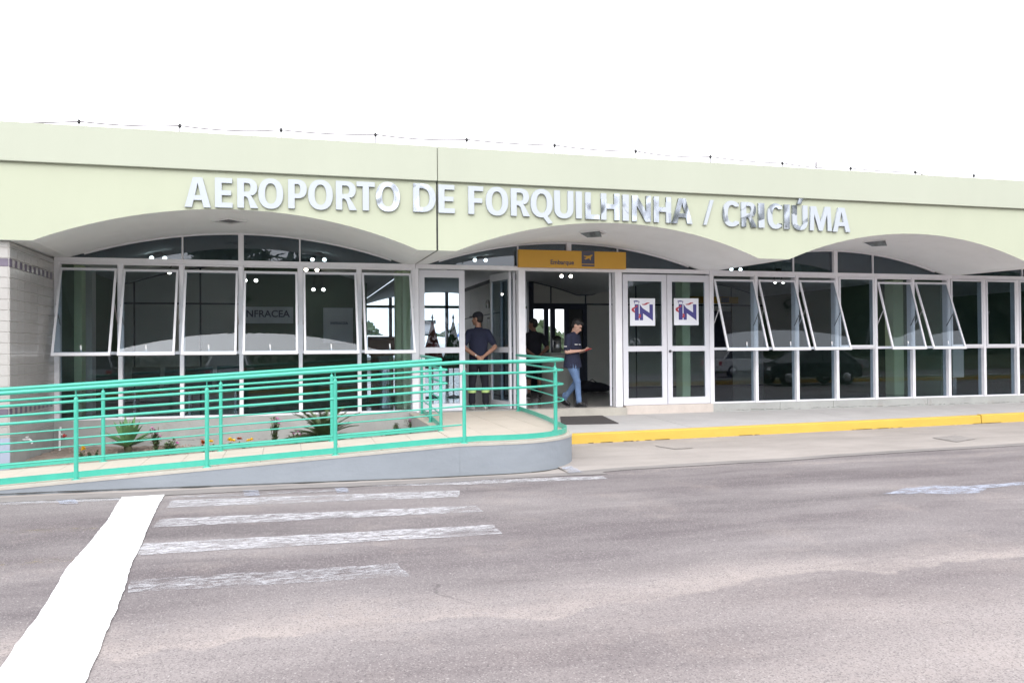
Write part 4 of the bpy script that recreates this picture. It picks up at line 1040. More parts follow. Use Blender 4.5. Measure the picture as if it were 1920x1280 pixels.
# ================================================================== SIGNS
e0, e1 = atY(972, 470, -.12), atY(1174, 504, -.12)
zt, zb = atY(972, 467.5, -.12).z, atY(972, 500.5, -.12).z
es = thing('boarding_sign', (e0.x, -.12, zb), 'amber sign board reading Embarque with an aeroplane symbol over the open doorway', 'sign')
MB().bbox(e0.x, e1.x, -.12, -.05, zb, zt, .004).build('board', 'orange', es)
s = (zt-zb)
text_obj('lettering', 'Embarque', .112, .004, frame_facing(Vector((atY(1054, 490, -.12).x, -.122, zb+.065))), 'signgrey', es, .0025)
ix = atY(1102.5, 480, -.12).x; IW = .25
MB().box(ix-IW/2, ix+IW/2, -.124, -.1205, zt-.235, zt-.004).build('symbol_panel', 'signgrey', es)
MB().box(ix-IW/2, ix+IW/2, -.124, -.1205, zb+.035, zb+.068).build('symbol_bar', 'signgrey', es)
plane2d = [(-.085, .028), (-.075, .036), (-.03, .030), (.02, .034), (.075, .055), (.088, .050), (.082, .036), (.052, .014), (.050, -.045), (.040, -.048), (.022, -.008), (-.012, -.022), (-.040, -.036), (-.062, -.034), (-.070, -.018), (-.062, -.010), (-.045, -.012), (-.030, .008), (-.070, .018)]
loops_obj('aeroplane_symbol', [plane2d], .003, frame_facing(Vector((ix, -.1265, zt-.12))), 'orange', es)
def sticker(pxl, pxr, pyt, pyb, lab):
    Yp = -.035; a, b_ = atY(pxl, pyt, Yp), atY(pxr, pyb, Yp); W, H = b_.x-a.x, a.z-b_.z
    t = thing('logo_sticker', (a.x, Yp, b_.z), lab, 'sticker', 'white logo stickers on the double door')
    MB().box(a.x, b_.x, Yp, Yp+.006, b_.z, a.z).build('sheet', 'paper', t)
    F = frame_facing(Vector((a.x, Yp-.002, b_.z)))
    S = lambda L: [(x*W, (1-y)*H) for x, y in L]
    loops_obj('letter', [S([(.19, .22), (.345, .22), (.345, .80), (.19, .80)])], .003, F, 'logoblue', t)
    loops_obj('letter', [S([(.385, .22), (.50, .36), (.775, .53), (.775, .22), (.91, .22), (.91, .82), (.515, .55), (.515, .80), (.385, .80)])], .003, F, 'logoblue', t)
    F3 = frame_facing(Vector((a.x, Yp-.0055, b_.z)))
    loops_obj('swoosh', [S([(.28, .24), (.20, .31), (.08, .36), (.055, .42), (.09, .48), (.19, .53), (.19, .475), (.155, .43), (.16, .39), (.20, .355), (.30, .31)])], .003, F3, 'logored', t)
    loops_obj('swoosh', [S([(.35, .56), (.41, .58), (.435, .64), (.41, .70), (.35, .73), (.33, .68), (.36, .65), (.35, .62)])], .003, F3, 'logored', t)
    loops_obj('aeroplane', [S([(.46, .20), (.50, .215), (.58, .20), (.66, .155), (.76, .15), (.79, .165), (.72, .19), (.66, .225), (.60, .245), (.50, .245)])], .003, F3, 'logored', t)
    loops_obj('tower_top', [S([(.14, .10), (.25, .08), (.38, .11), (.37, .125), (.35, .20), (.335, .20), (.35, .13), (.17, .13), (.195, .20), (.18, .20), (.155, .125)])], .003, F3, 'logoblue', t)
sticker(1181, 1228.5, 559, 610.5, 'white logo sheet reading IN with tilde aeroplane on the left closed door leaf')
sticker(1263.5, 1310, 559, 609.5, 'white logo sheet reading IN with tilde aeroplane on the right closed door leaf')
def boardsign(px0, px1, py0, py1, txt, tx, ty, size, lab, name='wall_sign', bold=.004):
    Yp = YA-.02; a, b_ = atY(px0, py0, Yp), atY(px1, py1, Yp); t = thing(name, (a.x, Yp, b_.z), lab, 'sign')
    MB().box(a.x, b_.x, Yp-.02, Yp+.018, b_.z, a.z).build('board', 'board', t); c = atY(tx, ty, Yp-.025)
    text_obj('lettering', txt, size, .004, frame_facing(Vector((c.x, Yp-.024, c.z))), 'navytext', t, bold)
boardsign(458, 550, 575, 606, 'INFRACEA', 500, 594, .215, 'long pale board reading INFRACEA on the green wall behind the fourth window')
boardsign(606, 662, 577, 642, 'INFRACEA', 636, 608, .085, 'square pale board with small INFRACEA lettering behind the fifth window', bold=.002)
ys = thing('hall_sign', (12, YB-.2, 2.5), 'yellow hanging sign inside the hall behind the first open window of the right bay', 'sign')
a, b_ = atY(1293, 556, 6.8), atY(1382, 569, 6.8); MB().box(a.x, b_.x, 6.72, 6.78, b_.z, a.z).build('board', 'orange', ys); MB().box(a.x+.95, a.x+1.2, 6.716, 6.719, b_.z+.02, a.z-.02).build('symbol_panel', 'signgrey', ys)
dk = thing('service_door', (12.3, YB-.03, .47), 'dark closed door in the hall wall behind the first open window of the right bay', 'door')
a, b_ = atY(1335, 583, YB-.03), atY(1370, 583, YB-.03); MB().box(a.x, b_.x, YB-.05, YB-.021, .48, a.z).build('door_panel', 'joint', dk); MB().lathe([(.03, 0), (.03, .05), (.02, .06)], (b_.x-.1, YB-.11, 1.45), 8, axis='y').build('handle', 'steel', dk)
for (x0, x1, y0, y1, lab) in ((168, 198, 575, 600, 'upper framed picture on the wall behind the first window'), (168, 198, 613, 640, 'lower framed picture on the wall behind the first window')):
    Yp = YA-.05; a, b_ = atY(x0, y0, Yp), atY(x1, y1, Yp); t = thing('picture', (a.x, Yp, b_.z), lab, 'picture', 'framed pictures')
    MB().box(a.x, b_.x, Yp, Yp+.025, b_.z, a.z).build('frame', 'black', t); MB().box(a.x+.05, b_.x-.05, Yp-.006, Yp-.001, b_.z+.05, a.z-.05).build('print', 'pic', t)
for (y0, z0, z1, lab) in ((5.1, 1.98, 2.36, 'framed picture on the side partition right of the guard'), (5.1, 1.45, 1.84, 'lower framed picture on the side partition right of the guard'), (6.3, 1.85, 2.3, 'far framed picture on the side partition beside the guard')):
    t = thing('picture', (8.33, y0, z0), lab, 'picture', 'framed pictures')
    MB().box(8.31, 8.335, y0, y0+.42, z0, z1).build('frame', 'black', t); MB().box(8.302, 8.307, y0+.05, y0+.37, z0+.05, z1-.05).build('print', 'board', t)
wlmp = thing('wall_lamp', (8.33, 5.2, 2.6), 'small unlit metal wall lamp on the side partition above the pictures', 'lamp')
MB().lathe([(.05, -.08), (.06, 0), (.05, .08), (.03, .12)], (8.26, 5.25, 2.66), 10).build('shade', 'steel', wlmp); MB().tube([(8.335, 5.25, 2.66), (8.26, 5.25, 2.64)], .012, 6).build('bracket', 'steel', wlmp)

# soffit lights, square recessed boxes with a hanging flap
for k, (px, py, lab) in enumerate(((430, 416, 'square recessed light in the soffit of the left arch'), (1112, 438, 'recessed light with a hanging flap in the soffit of the middle arch'), (1640, 459, 'recessed light with a hanging flap in the soffit of the right arch'))):
    Yp = -1.30; c = atY(px, py, Yp); u = c.x % B
    def sz(X, Y):
        t_ = 1-(Y/FY); fz = np.interp(X % B, [p[0] for p in front_prof(0)], [p[1] for p in front_prof(0)]); gz_ = np.interp(X % B, [p[0] for p in glass_prof(0)], [p[1] for p in glass_prof(0)])
        return float(fz+(gz_-fz)*t_)
    t = thing('soffit_light', (c.x, Yp, sz(c.x, Yp)), lab, 'light fitting', 'soffit lights under the arches'); h = .17
    R_ = Matrix.Rotation(PI/4, 3, 'Z'); q = [R_ @ Vector(v) for v in ((-h, -h, 0), (h, -h, 0), (h, h, 0), (-h, h, 0))]
    q = [Vector((c.x+v.x, Yp+v.y, sz(c.x+v.x, Yp+v.y))) for v in q]
    b = MB()
    for i in range(4): b.beam(q[i]-Vector((0, 0, .012)), q[(i+1) % 4]-Vector((0, 0, .012)), .035, .022)
    b.build('rim', 'white', t)
    b = MB(); b.add([v-Vector((0, 0, .004)) for v in q], [(0, 1, 2, 3)]); b.build('recess', 'dark', t)
    b = MB(); cc = sum(q, Vector())/4; b.add([cc+(v-cc)*.55-Vector((0, 0, .008)) for v in q], [(0, 1, 2, 3)]); b.build('lens', 'steel', t)
    if k: f0, f1 = q[0]-Vector((0, 0, .02)), q[3]-Vector((0, 0, .02)); b = MB(); b.hexa([f0, f1, f1+Vector((.02, -.01, 0)), f0+Vector((.02, -.01, 0)), f0.lerp(f1, .1)+Vector((.07, -.05, -.10)), f0.lerp(f1, .8)+Vector((.05, -.05, -.09)), f0.lerp(f1, .8)+Vector((.06, -.05, -.09)), f0.lerp(f1, .1)+Vector((.08, -.05, -.10))]); b.build('flap', 'pic', t)

# twin ceiling spots inside
SP = [(297, 484, 1.6, 'twin ceiling spots behind the second lunette pane at the left'), (329, 511, 3.4, 'twin ceiling spots behind the second window near its right post'), (470, 526, 4.2, 'twin ceiling spots above the long INFRACEA board'),
      (597, 487, 1.6, 'twin ceiling spots behind the lunette above the fifth window'), (584, 506, 3.0, 'twin ceiling spots at the top of the fifth window'), (597, 543, 4.7, 'lowest twin ceiling spots above the square board'),
      (900, 488, 1.5, 'twin ceiling spots above the guard'), (838, 517, 4.0, 'twin spots standing in for a lamp reflection at the closed leaf left of the guard'), (1061, 518, 3.2, 'twin ceiling spots behind the boarding doorway'), (1379, 505, 1.5, 'twin ceiling spots left in the right bay, by the soffit'), (1460, 529, 3.2, 'twin ceiling spots behind the second open window of the right bay')]  # the pair at the closed leaf stands in for a reflection
for px, py, Yc, lab in SP:
    c = atY(px, py, Yc); t = thing('ceiling_spot', c, lab, 'spotlight', 'twin spotlights on the hall ceiling'); cz = vault(c.x)
    b = MB(); b.box(c.x-.06, c.x+.06, Yc-.03, Yc+.03, cz-.05, cz+.0).build('base', 'black', t)
    for sx in (-1, 1):
        e = Vector((c.x+sx*.11, Yc-.02, c.z)); o_ = Vector((c.x+sx*.03, Yc, cz-.04))
        MB().tube([o_, e+Vector((0, .05, .09))], .008, 6).build('arm', 'black', t)
        d = Vector((sx*.3, -.75, -.5)).normalized(); MB().tube([e-d*.09, e-d*.02], [.03, .045], 10).build('housing', 'black', t)
        b = MB().lathe([(0, -.035), (.025, -.028), (.04, 0), (.025, .028), (0, .035)], e, 10); b.build('bulb', 'bulb', t)

# ================================================================== PEOPLE
def capsule(p0, p1, r0, r1, n=14, k=5):
    p0, p1 = Vector(p0), Vector(p1); d = (p1-p0); L = d.length; d = d/L if L > 1e-6 else Vector((0, 0, 1))
    ref = Vector((0, 0, 1)) if abs(d.z) < .9 else Vector((0, 1, 0)); a = d.cross(ref).normalized(); b = a.cross(d)
    rings = [(-r0*math.cos(PI/2*i/k), r0*math.sin(PI/2*i/k)) for i in range(0, k+1)]
    m_ = max(2, int(L/.03)); rings += [(L*i/m_, r0+(r1-r0)*i/m_) for i in range(1, m_)]
    rings += [(L+r1*math.sin(PI/2*i/k), r1*math.cos(PI/2*i/k)) for i in range(0, k+1)]
    vs = [p0+d*z+(a*math.cos(2*PI*j/n)+b*math.sin(2*PI*j/n))*max(r, 1e-4) for z, r in rings for j in range(n)]
    fs = [(i*n+j, i*n+(j+1) % n, (i+1)*n+(j+1) % n, (i+1)*n+j) for i in range(len(rings)-1) for j in range(n)]
    fs += [tuple(range(n))[::-1], tuple(len(vs)-n+j for j in range(n))]
    return vs, fs
def loft(rings, n=22):
    """rings: (centre, rx, ry) level ellipses from bottom to top, closed ends"""
    fine = []
    for i in range(len(rings)-1):
        (c0, a0, b0), (c1_, a1, b1) = rings[i], rings[i+1]; k_ = max(1, int((Vector(c1_)-Vector(c0)).length/.02))
        fine += [(Vector(c0).lerp(Vector(c1_), q/k_), a0+(a1-a0)*q/k_, b0+(b1-b0)*q/k_) for q in range(k_)]
    rings = fine+[rings[-1]]
    vs = [Vector(c)+Vector((rx*math.cos(2*PI*j/n), ry*math.sin(2*PI*j/n), 0)) for c, rx, ry in rings for j in range(n)]
    fs = [(i*n+j, i*n+(j+1) % n, (i+1)*n+(j+1) % n, (i+1)*n+j) for i in range(len(rings)-1) for j in range(n)]
    fs += [tuple(range(n))[::-1], tuple(len(vs)-n+j for j in range(n))]
    return vs, fs
def ellipsoid(c, rx, ry, rz, rot=None, n=16, k=10):
    vs = []; c = Vector(c)
    for i in range(k+1):
        t = PI*i/k
        for j in range(n):
            p = Vector((rx*math.sin(t)*math.cos(2*PI*j/n), ry*math.sin(t)*math.sin(2*PI*j/n), rz*math.cos(t)))
            if i in (0, k): p += Vector((1e-4*math.cos(2*PI*j/n), 1e-4*math.sin(2*PI*j/n), 0))
            if rot: p = rot @ p
            vs.append(c+p)
    fs = [(i*n+j, (i+1)*n+j, (i+1)*n+(j+1) % n, i*n+(j+1) % n) for i in range(k) for j in range(n)]
    fs += [tuple(range(n)), tuple(k*n+j for j in range(n))[::-1]]
    return vs, fs
def fuse(prims, name, mats, parent, mtx, voxel=.009, smooth=6):
    """join overlapping volumes into ONE continuous skin; each face takes the material of the volume it came from"""
    me = bpy.data.meshes.new('t'); V, F = [], []; own = []
    for vs, fs, mi in prims:
        k = len(V); V += [tuple(v) for v in vs]; F += [tuple(i+k for i in f) for f in fs]; own += [mi]*len(vs)
    me.from_pydata(V, [], F); bm = bmesh.new(); bm.from_mesh(me); bmesh.ops.recalc_face_normals(bm, faces=bm.faces[:]); bm.to_mesh(me); bm.free()
    o = bpy.data.objects.new('t', me); COL.objects.link(o)
    r = o.modifiers.new('r', 'REMESH'); r.mode = 'VOXEL'; r.voxel_size = voxel; r.use_smooth_shade = True
    if smooth: sm = o.modifiers.new('s', 'SMOOTH'); sm.iterations = smooth; sm.factor = .5
    res = to_mesh_obj(o, name, mats, parent); rm = res.data
    kd = kdtree.KDTree(len(V))
    for i, v in enumerate(V): kd.insert(v, i)
    kd.balance()
    for p in rm.polygons: p.material_index = own[kd.find(p.center)[1]]; p.use_smooth = True
    rm.transform(Matrix.Translation(-org(parent)) @ mtx)
    return res
def head(P, c, yaw, pitch, skin, s=1.0, roll=0):
    """skull, jaw, nose, ears, brow; c = centre of the skull, yaw about z (0 = facing +y)"""
    R_ = Matrix.Rotation(yaw, 3, 'Z') @ Matrix.Rotation(-pitch, 3, 'X'); c = Vector(c)
    T = lambda v: c+R_ @ (Vector(v)*s)
    P.append((*ellipsoid(T((0, -.008, .015)), .076*s, .095*s, .105*s, R_), skin)); P.append((*ellipsoid(T((0, .030, -.055)), .056*s, .062*s, .068*s, R_), skin))
    P.append((*capsule(T((0, .085, .0)), T((0, .112, -.038)), .010*s, .016*s, 8, 3), skin)); P.append((*ellipsoid(T((0, .080, .028)), .052*s, .018*s, .012*s, R_), skin))
    P.append((*ellipsoid(T((0, .092, -.070)), .026*s, .013*s, .012*s, R_), skin)); P.append((*ellipsoid(T((0, .078, -.100)), .026*s, .022*s, .020*s, R_), skin))
    for sg in (-1, 1): P.append((*ellipsoid(T((sg*.079, -.005, -.008)), .012*s, .022*s, .034*s, R_), skin)); P.append((*ellipsoid(T((sg*.040, .062, -.025)), .024*s, .022*s, .024*s, R_), skin))
    return T, R_
def hand(P, w, d, pn, side, skin, curl=.8, s=1.0):
    """w wrist, d direction of the palm, pn palm normal (fingers curl toward it)"""
    w, d, pn = Vector(w), Vector(d).normalized(), Vector(pn).normalized(); pn = (pn-d*pn.dot(d)).normalized(); a = d.cross(pn)*side
    P.append((*capsule(w, w+d*.03*s, .024*s, .026*s, 10, 3), skin))
    for k in range(4):
        o_ = (k-1.5)*.019*s; b0 = w+d*.015*s+a*o_*.8; kn = w+d*.085*s+a*o_; L = (.040, .046, .043, .033)[k]*s
        P.append((*capsule(b0, kn, .013*s, .012*s, 8, 3), skin))
        p1 = kn+(d*math.cos(curl)+pn*math.sin(curl))*L; p2 = p1+(d*math.cos(curl*2)+pn*math.sin(curl*2))*L*.8
        P.append((*capsule(kn, p1, .0105*s, .010*s, 8, 3), skin)); P.append((*capsule(p1, p2, .010*s, .0085*s, 8, 3), skin))
    t0 = w+d*.02*s-a*.022*s; t1 = t0+(d*.7-a*.7+pn*.3)*.045*s; t2 = t1+(d*.9+pn*.6)*.035*s
    P.append((*capsule(t0, t1, .013*s, .011*s, 8, 3), skin)); P.append((*capsule(t1, t2, .011*s, .009*s, 8, 3), skin))
def shoe(P, ank, yaw, m, s=1.0, toe=0.0):
    R_ = Matrix.Rotation(yaw, 3, 'Z') @ Matrix.Rotation(toe, 3, 'X'); a = Vector(ank); T = lambda v: a+R_ @ (Vector(v)*s)
    P.append((*capsule(T((0, -.035, -.045)), T((0, .13, -.062)), .040*s, .032*s, 12, 4), m)); P.append((*capsule(T((0, -.01, .0)), T((0, .05, -.04)), .045*s, .038*s, 12, 4), m))
def sole(mb, ank, yaw, s=1.0, toe=0.0):
    R_ = Matrix.Rotation(yaw, 3, 'Z') @ Matrix.Rotation(toe, 3, 'X'); a = Vector(ank); n = 16; pts = []
    for i in range(n):
        t = 2*PI*i/n; x = .047*math.cos(t)*(1 if math.sin(t) > -.2 else .85); y = .045+.128*math.sin(t); pts.append((x*s, y*s))
    vs = [a+R_ @ Vector((x, y, -.099*s)) for x, y in pts]+[a+R_ @ Vector((x, y, -.078*s)) for x, y in pts]
    mb.add(vs, [tuple(range(n))[::-1], tuple(range(n, 2*n))]+[(i, (i+1) % n, n+(i+1) % n, n+i) for i in range(n)])
def place(p, rot, s=1.0): return Matrix.Translation(p) @ Matrix.Rotation(rot, 4, 'Z') @ Matrix.Scale(s, 4)
def xf(mb, M_): mb.v = [tuple(M_ @ Vector(v)) for v in mb.v]; return mb

def person(loc, rot, label, mats, kind):
    """kind: guard (hands behind back) or walker; local frame faces +y, x to the person's right"""
    t = thing('person', loc, label, 'person'); M_ = place(Vector(loc), rot, mats['scale'])
    sk, shirt, tr, sh = 0, 1, 2, 3; P = []
    if kind == 'guard':
        hipz, shz = .90, 1.44
        # trousers
        P.append((*loft([((0, 0, .78), .155, .115), ((0, .0, .86), .172, .13), ((0, .0, .95), .165, .125), ((0, 0, 1.02), .155, .115)]), tr))
        for sg in (-1, 1):
            x = sg*.085; fx = sg*.12
            shin_m = tr if mats['long'] else sk
            P.append((*capsule((x, 0, .84), (fx, .015, .47), .098, .072), tr)); P.append((*capsule((fx, .015, .50), (fx+sg*.01, -.01, .13), .070 if mats['long'] else .056, .062 if mats['long'] else .040), shin_m))
            if mats['long']: P.append((*capsule((fx+sg*.01, -.01, .20), (fx+sg*.01, -.01, .12), .062, .066), tr))
            shoe(P, (fx+sg*.012, -.005, .10), -sg*.18, sh)
        # shirt torso
        P.append((*loft([((0, -.005, .88), .176, .128), ((0, -.005, .96), .180, .132), ((0, -.0, 1.08), .172, .125), ((0, .0, 1.22), .186, .130), ((0, -.005, 1.34), .200, .130), ((0, -.01, 1.41), .185, .115), ((0, -.01, 1.46), .12, .085), ((0, -.005, 1.50), .065, .065)]), shirt))
        P.append((*capsule((0, -.005, 1.46), (-.005, .015, 1.57), .060, .055), sk))
        for sg in (-1, 1):
            s0 = Vector((sg*.175, -.01, 1.405)); el = Vector((sg*.30, -.09, 1.13)); wr = Vector((sg*.055, -.215, .955))
            P.append((*capsule((sg*.12, -.01, 1.42), s0, .065, .064), shirt)); mid = s0.lerp(el, .68)
            P.append((*capsule(s0, mid, .066, .064), shirt)); P.append((*capsule(mid, el, .044, .041), sk))
            P.append((*capsule(el, el.lerp(wr, .4), .043, .042), sk)); P.append((*capsule(el.lerp(wr, .35), wr, .041, .027), sk))
            hand(P, wr, Vector((-sg*.75, -.05, -.45)), (0, .9, -.2), -sg, sk, 1.0)
        hc = (-.01, .025, 1.665); hy, hp = mats['hy'], .05
    else:
        P.append((*loft([((0, 0, .76), .145, .11), ((0, .0, .84), .16, .125), ((0, .0, .93), .150, .115), ((0, 0, 1.0), .14, .105)]), tr))
        legs = ((1, (.08, .0, .82), (.095, .16, .47), (.10, .19, .115), 0.0), (-1, (-.08, .0, .82), (-.095, .03, .46), (-.09, -.23, .15), -.4))
        for sg, h_, k_, a_, toe in legs:
            P.append((*capsule(h_, k_, .092, .066), tr)); P.append((*capsule(k_, a_, .063, .048), tr)); P.append((*capsule(Vector(a_)+Vector((0, 0, .06)), Vector(a_)+Vector((0, 0, .01)), .052, .054), tr))
            shoe(P, (a_[0], a_[1], a_[2]-.01), 0, sh, 1.0, toe)
        P.append((*loft([((0, .0, .73), .208, .165), ((0, .0, .82), .200, .158), ((0, -.0, .98), .165, .125), ((0, .0, 1.12), .168, .120), ((0, .0, 1.24), .178, .120), ((0, .01, 1.32), .165, .108), ((0, .02, 1.37), .11, .082), ((0, .03, 1.40), .062, .062)]), shirt))
        P.append((*capsule((0, .025, 1.37), (0, .06, 1.46), .050, .048), sk))
        for sg in (-1, 1):
            s0 = Vector((sg*.158, .015, 1.315)); el = Vector((sg*.225, .01, 1.03)); wr = Vector((sg*.07, .225, 1.05))
            P.append((*capsule((sg*.11, .015, 1.32), s0, .058, .060), shirt)); mid = s0.lerp(el, .72)
            P.append((*capsule(s0, mid, .063, .070), shirt)); P.append((*capsule(mid, el, .042, .038), sk))
            P.append((*capsule(el, el.lerp(wr, .4), .040, .037), sk)); P.append((*capsule(el.lerp(wr, .35), wr, .036, .025), sk))
            hand(P, wr, Vector((-sg*.35, .85, .15)), (-sg*.3, -.1, 1), sg, sk, .55, .92)
        hc = (0, .105, 1.525); hy, hp = mats['hy'], .60
    T, R_ = head(P, hc, hy, hp, sk)
    fuse(P, 'body', [mats['skin'], mats['shirt'], mats['trousers'], mats['shoe']], t, M_)
    # hair: a shell over the skull
    H = [(*ellipsoid(T((0, -.022, .032)), .083, .098, .103, R_), 0), (*ellipsoid(T((0, -.045, -.02)), .077, .065, .065, R_), 0)]
    if mats.get('fringe'): H.append((*ellipsoid(T((0, .045, .085)), .062, .055, .038, R_), 0))
    fuse(H, 'hair', ['hair'], t, M_, .009, 3)
    eb = MB()
    for sg in (-1, 1):
        v, f = ellipsoid(T((sg*.031, .086, .004)), .013, .006, .006, R_, 8, 5); eb.add(v, f, 0, True)
        v, f = ellipsoid(T((sg*.032, .092, .024)), .019, .006, .004, R_, 8, 5); eb.add(v, f, 0, True)
    xf(eb, M_).build('eyes', 'hair', t)
    v, f = ellipsoid(T((0, .104, -.072)), .021, .004, .005, R_, 8, 5); mo = MB(); mo.add(v, f, 0, True); xf(mo, M_).build('mouth', 'rust' if kind != 'guard' else 'skin_d', t)
    if mats.get('sole'):
        so_ = MB(); zz = ((.12, -.005, .10), (-.12, -.005, .10)) if kind == 'guard' else ((.10, .19, .105), (-.09, -.23, .14))
        so_1 = MB(); sole(so_1, zz[0], -.18 if kind == 'guard' else 0); xf(so_1, M_).build('sole', mats['sole'], t)
        so_2 = MB(); sole(so_2, zz[1], .18 if kind == 'guard' else 0, 1, 0 if kind == 'guard' else -.45); xf(so_2, M_).build('sole', mats['sole'], t)
    return t, M_, T, R_
def at_depth(px, py, zf): p = atZ(px, py, zf); return Vector((p.x, p.y, zf))
gl = at_depth(893, 770, .47); gl.y = .62; gl.x = CAM.x+(gl.y-CAM.y)*math.tan(YAW+math.atan((897-960)/FPX))
pg, Mg, Tg, Rg = person(tuple(gl), -.05, 'guard in navy shirt, cap and reflective trouser bands standing with hands behind his back',
                        dict(skin='skin', shirt='navy', trousers='blackcloth', shoe='shoe', scale=1.0, long=True, hy=.95, sole='sole'), 'guard')
capm = [(*ellipsoid(Tg((0, -.012, .055)), .092, .108, .078, Rg), 0), (*ellipsoid(Tg((0, .115, .045)), .062, .060, .010, Rg), 0)]
fuse(capm, 'cap', ['blackcloth'], pg, Mg, .007, 3)
for sg in (-1, 1):
    b = MB().lathe([(.0765, .285), (.078, .29), (.078, .345), (.0765, .35)], (sg*.127, -.0, 0), 20); b.lathe([(.0785, .305), (.0787, .306), (.0787, .329), (.0785, .33)], (sg*.127, -.0, 0), 20)
    xf(b, Mg).build('reflective_band', 'reflect', pg)
b = MB().lathe([(.031, -.012), (.034, 0), (.031, .012)], (-.085, -.20, .975), 12); xf(b, Mg).build('wristwatch', 'steel', pg)
g2 = Vector((0, 3.2, .47)); g2.x = CAM.x+(g2.y-CAM.y)*math.tan(YAW+math.atan((1001-960)/FPX))
p2, M2, T2, R2_ = person(tuple(g2), .05, 'bare headed man in black shirt and shorts inside the doorway, hands behind his back',
                         dict(skin='skin_d', shirt='blackcloth', trousers='blackcloth', shoe='shoe', scale=.99, long=False, hy=.9), 'guard')
bl = Vector((0, .38, .47)); bl.x = CAM.x+(bl.y-CAM.y)*math.tan(YAW+math.atan((1073-960)/FPX))
pb, Mb, Tb, Rb = person(tuple(bl), -math.radians(140), 'dark haired youth in navy T-shirt and faded jeans walking out while looking at his phone',
                        dict(skin='skin_l', shirt='navy', trousers='jeans', shoe='shoe', scale=1.0, hy=.25, fringe=True, sole='shoe'), 'walker')
# white print on the chest and the sleeve
for (x0, x1, z, yy, nm) in ((.02, .11, 1.16, .128, 'chest_print'), (-.09, -.04, 1.16, .128, 'chest_print')):
    b = MB()
    for k in range(4): b.box(x0+(x1-x0)*k/4+.003, x0+(x1-x0)*(k+1)/4-.003, yy-.012, yy+.002, z, z+.018)
    xf(b, Mb).build(nm, 'white', pb)
b = MB()
for k in range(3): b.box(.268, .276, -.02+.022*k, -.003+.022*k, 1.125, 1.142)
xf(b, Mb).build('sleeve_print', 'white', pb)
ph = thing('phone', tuple(Mb @ Vector((0, .33, 1.06))), 'red cased phone held in the hands of the walking youth', 'phone')
b = MB(); q = [Vector((-.04, .285, 1.045)), Vector((.04, .285, 1.045)), Vector((.04, .40, 1.085)), Vector((-.04, .40, 1.085))]; b.hexa(q+[v+Vector((0, -.003, .010)) for v in q]); xf(b, Mb).build('case', 'red', ph)
b = MB(); q = [v.lerp(sum(q, Vector())/4, .08)+Vector((0, -.003, .0105)) for v in q]; b.add(q, [(0, 1, 2, 3)]); xf(b, Mb).build('screen', 'black', ph)

ck_ = MB(); pr = [(x, YF-.004) for x in np.arange(-2, 5.6, .05)]+[(6.15+1.175*math.cos(-PI/2+(PI/2)*i/40), -3.42+1.085*math.sin(-PI/2+(PI/2)*i/40)) for i in range(41)]
for i in range(len(pr)-1):                                       # silt and moss in the crack at the wall foot
    (xa, ya), (xb, yb) = pr[i], pr[i+1]; w_ = .006+.022*max(0, math.sin(xa*3.1)*math.sin(xa*7.7+1))+rnd.uniform(0, .008)
    za = (.055 if xa < 1 else max(.012, .055-.011*(xa-1)))+.008
    d_ = Vector((xb-xa, yb-ya, 0)).normalized(); n_ = Vector((d_.y, -d_.x, 0))
    ck_.add([(xa, ya, za), (xb, yb, za), (xb+n_.x*w_, yb+n_.y*w_, za-.003), (xa+n_.x*w_, ya+n_.y*w_, za-.003)], [(0, 1, 2, 3)])
ck_.build('foot_crack', 'moss', ramp)

# ================================================================== THINGS ROUND THE DOORS
mt_ = [atZ(x, y, .31) for x, y in ((1050, 781), (1122, 778), (1160, 791), (1052, 793.5))]
b = MB(); zt_ = [pz(v.y, v.x) for v in mt_]; b.hexa([(v.x, v.y, z+.001) for v, z in zip(mt_, zt_)]+[(v.x, v.y, z+.014) for v, z in zip(mt_, zt_)])
dm = b.build('doormat', 'mat'); tag(dm, 'charcoal doormat on the pavement below the open doorway step', 'doormat')
bg_ = atZ(1110, 735, .47)
tb = thing('travel_bag', (bg_.x, bg_.y, .47), 'slumped black bag lying on the hall floor behind the walking youth', 'bag')
P = [(*ellipsoid((0, 0, .13), .45, .22, .13), 0), (*ellipsoid((-.15, .02, .17), .25, .18, .13), 0), (*ellipsoid((.25, .0, .10), .25, .2, .10), 0)]
fuse(P, 'bag', ['blackcloth'], tb, Matrix.Translation(bg_), .02, 2)
MB().tube([bg_+Vector((-.25, -.1, .2)), bg_+Vector((-.05, -.15, .33)), bg_+Vector((.15, -.12, .2))], .012, 6).build('strap', 'black', tb)
ct = Vector((0, 4.9, .47)); ct.x = CAM.x+(ct.y-CAM.y)*math.tan(YAW+math.atan((1042-960)/FPX))
cth = thing('coffee_counter', tuple(ct), 'rounded pale counter in the hall behind the walking youth', 'counter')
MB().lathe([(0, 0), (.40, 0), (.42, .03), (.45, .95), (.45, .96), (0, .96)], ct, 24).build('body', 'panel', cth); MB().lathe([(0, .962), (.50, .962), (.50, 1.0), (0, 1.0)], ct, 24).build('counter_top', 'panel2', cth)
ur = thing('coffee_urn', tuple(ct+Vector((0, 0, 1.0))), 'steel coffee urn with black lid standing on the rounded counter', 'urn')
MB().lathe([(0, 0), (.10, 0), (.10, .32), (0, .33)], ct+Vector((.0, -.1, 1.001)), 16).build('tank', 'steel', ur); MB().lathe([(.0, .33), (.11, .33), (.10, .38), (.03, .42), (0, .42)], ct+Vector((.0, -.1, 1.002)), 16).build('lid', 'black', ur)
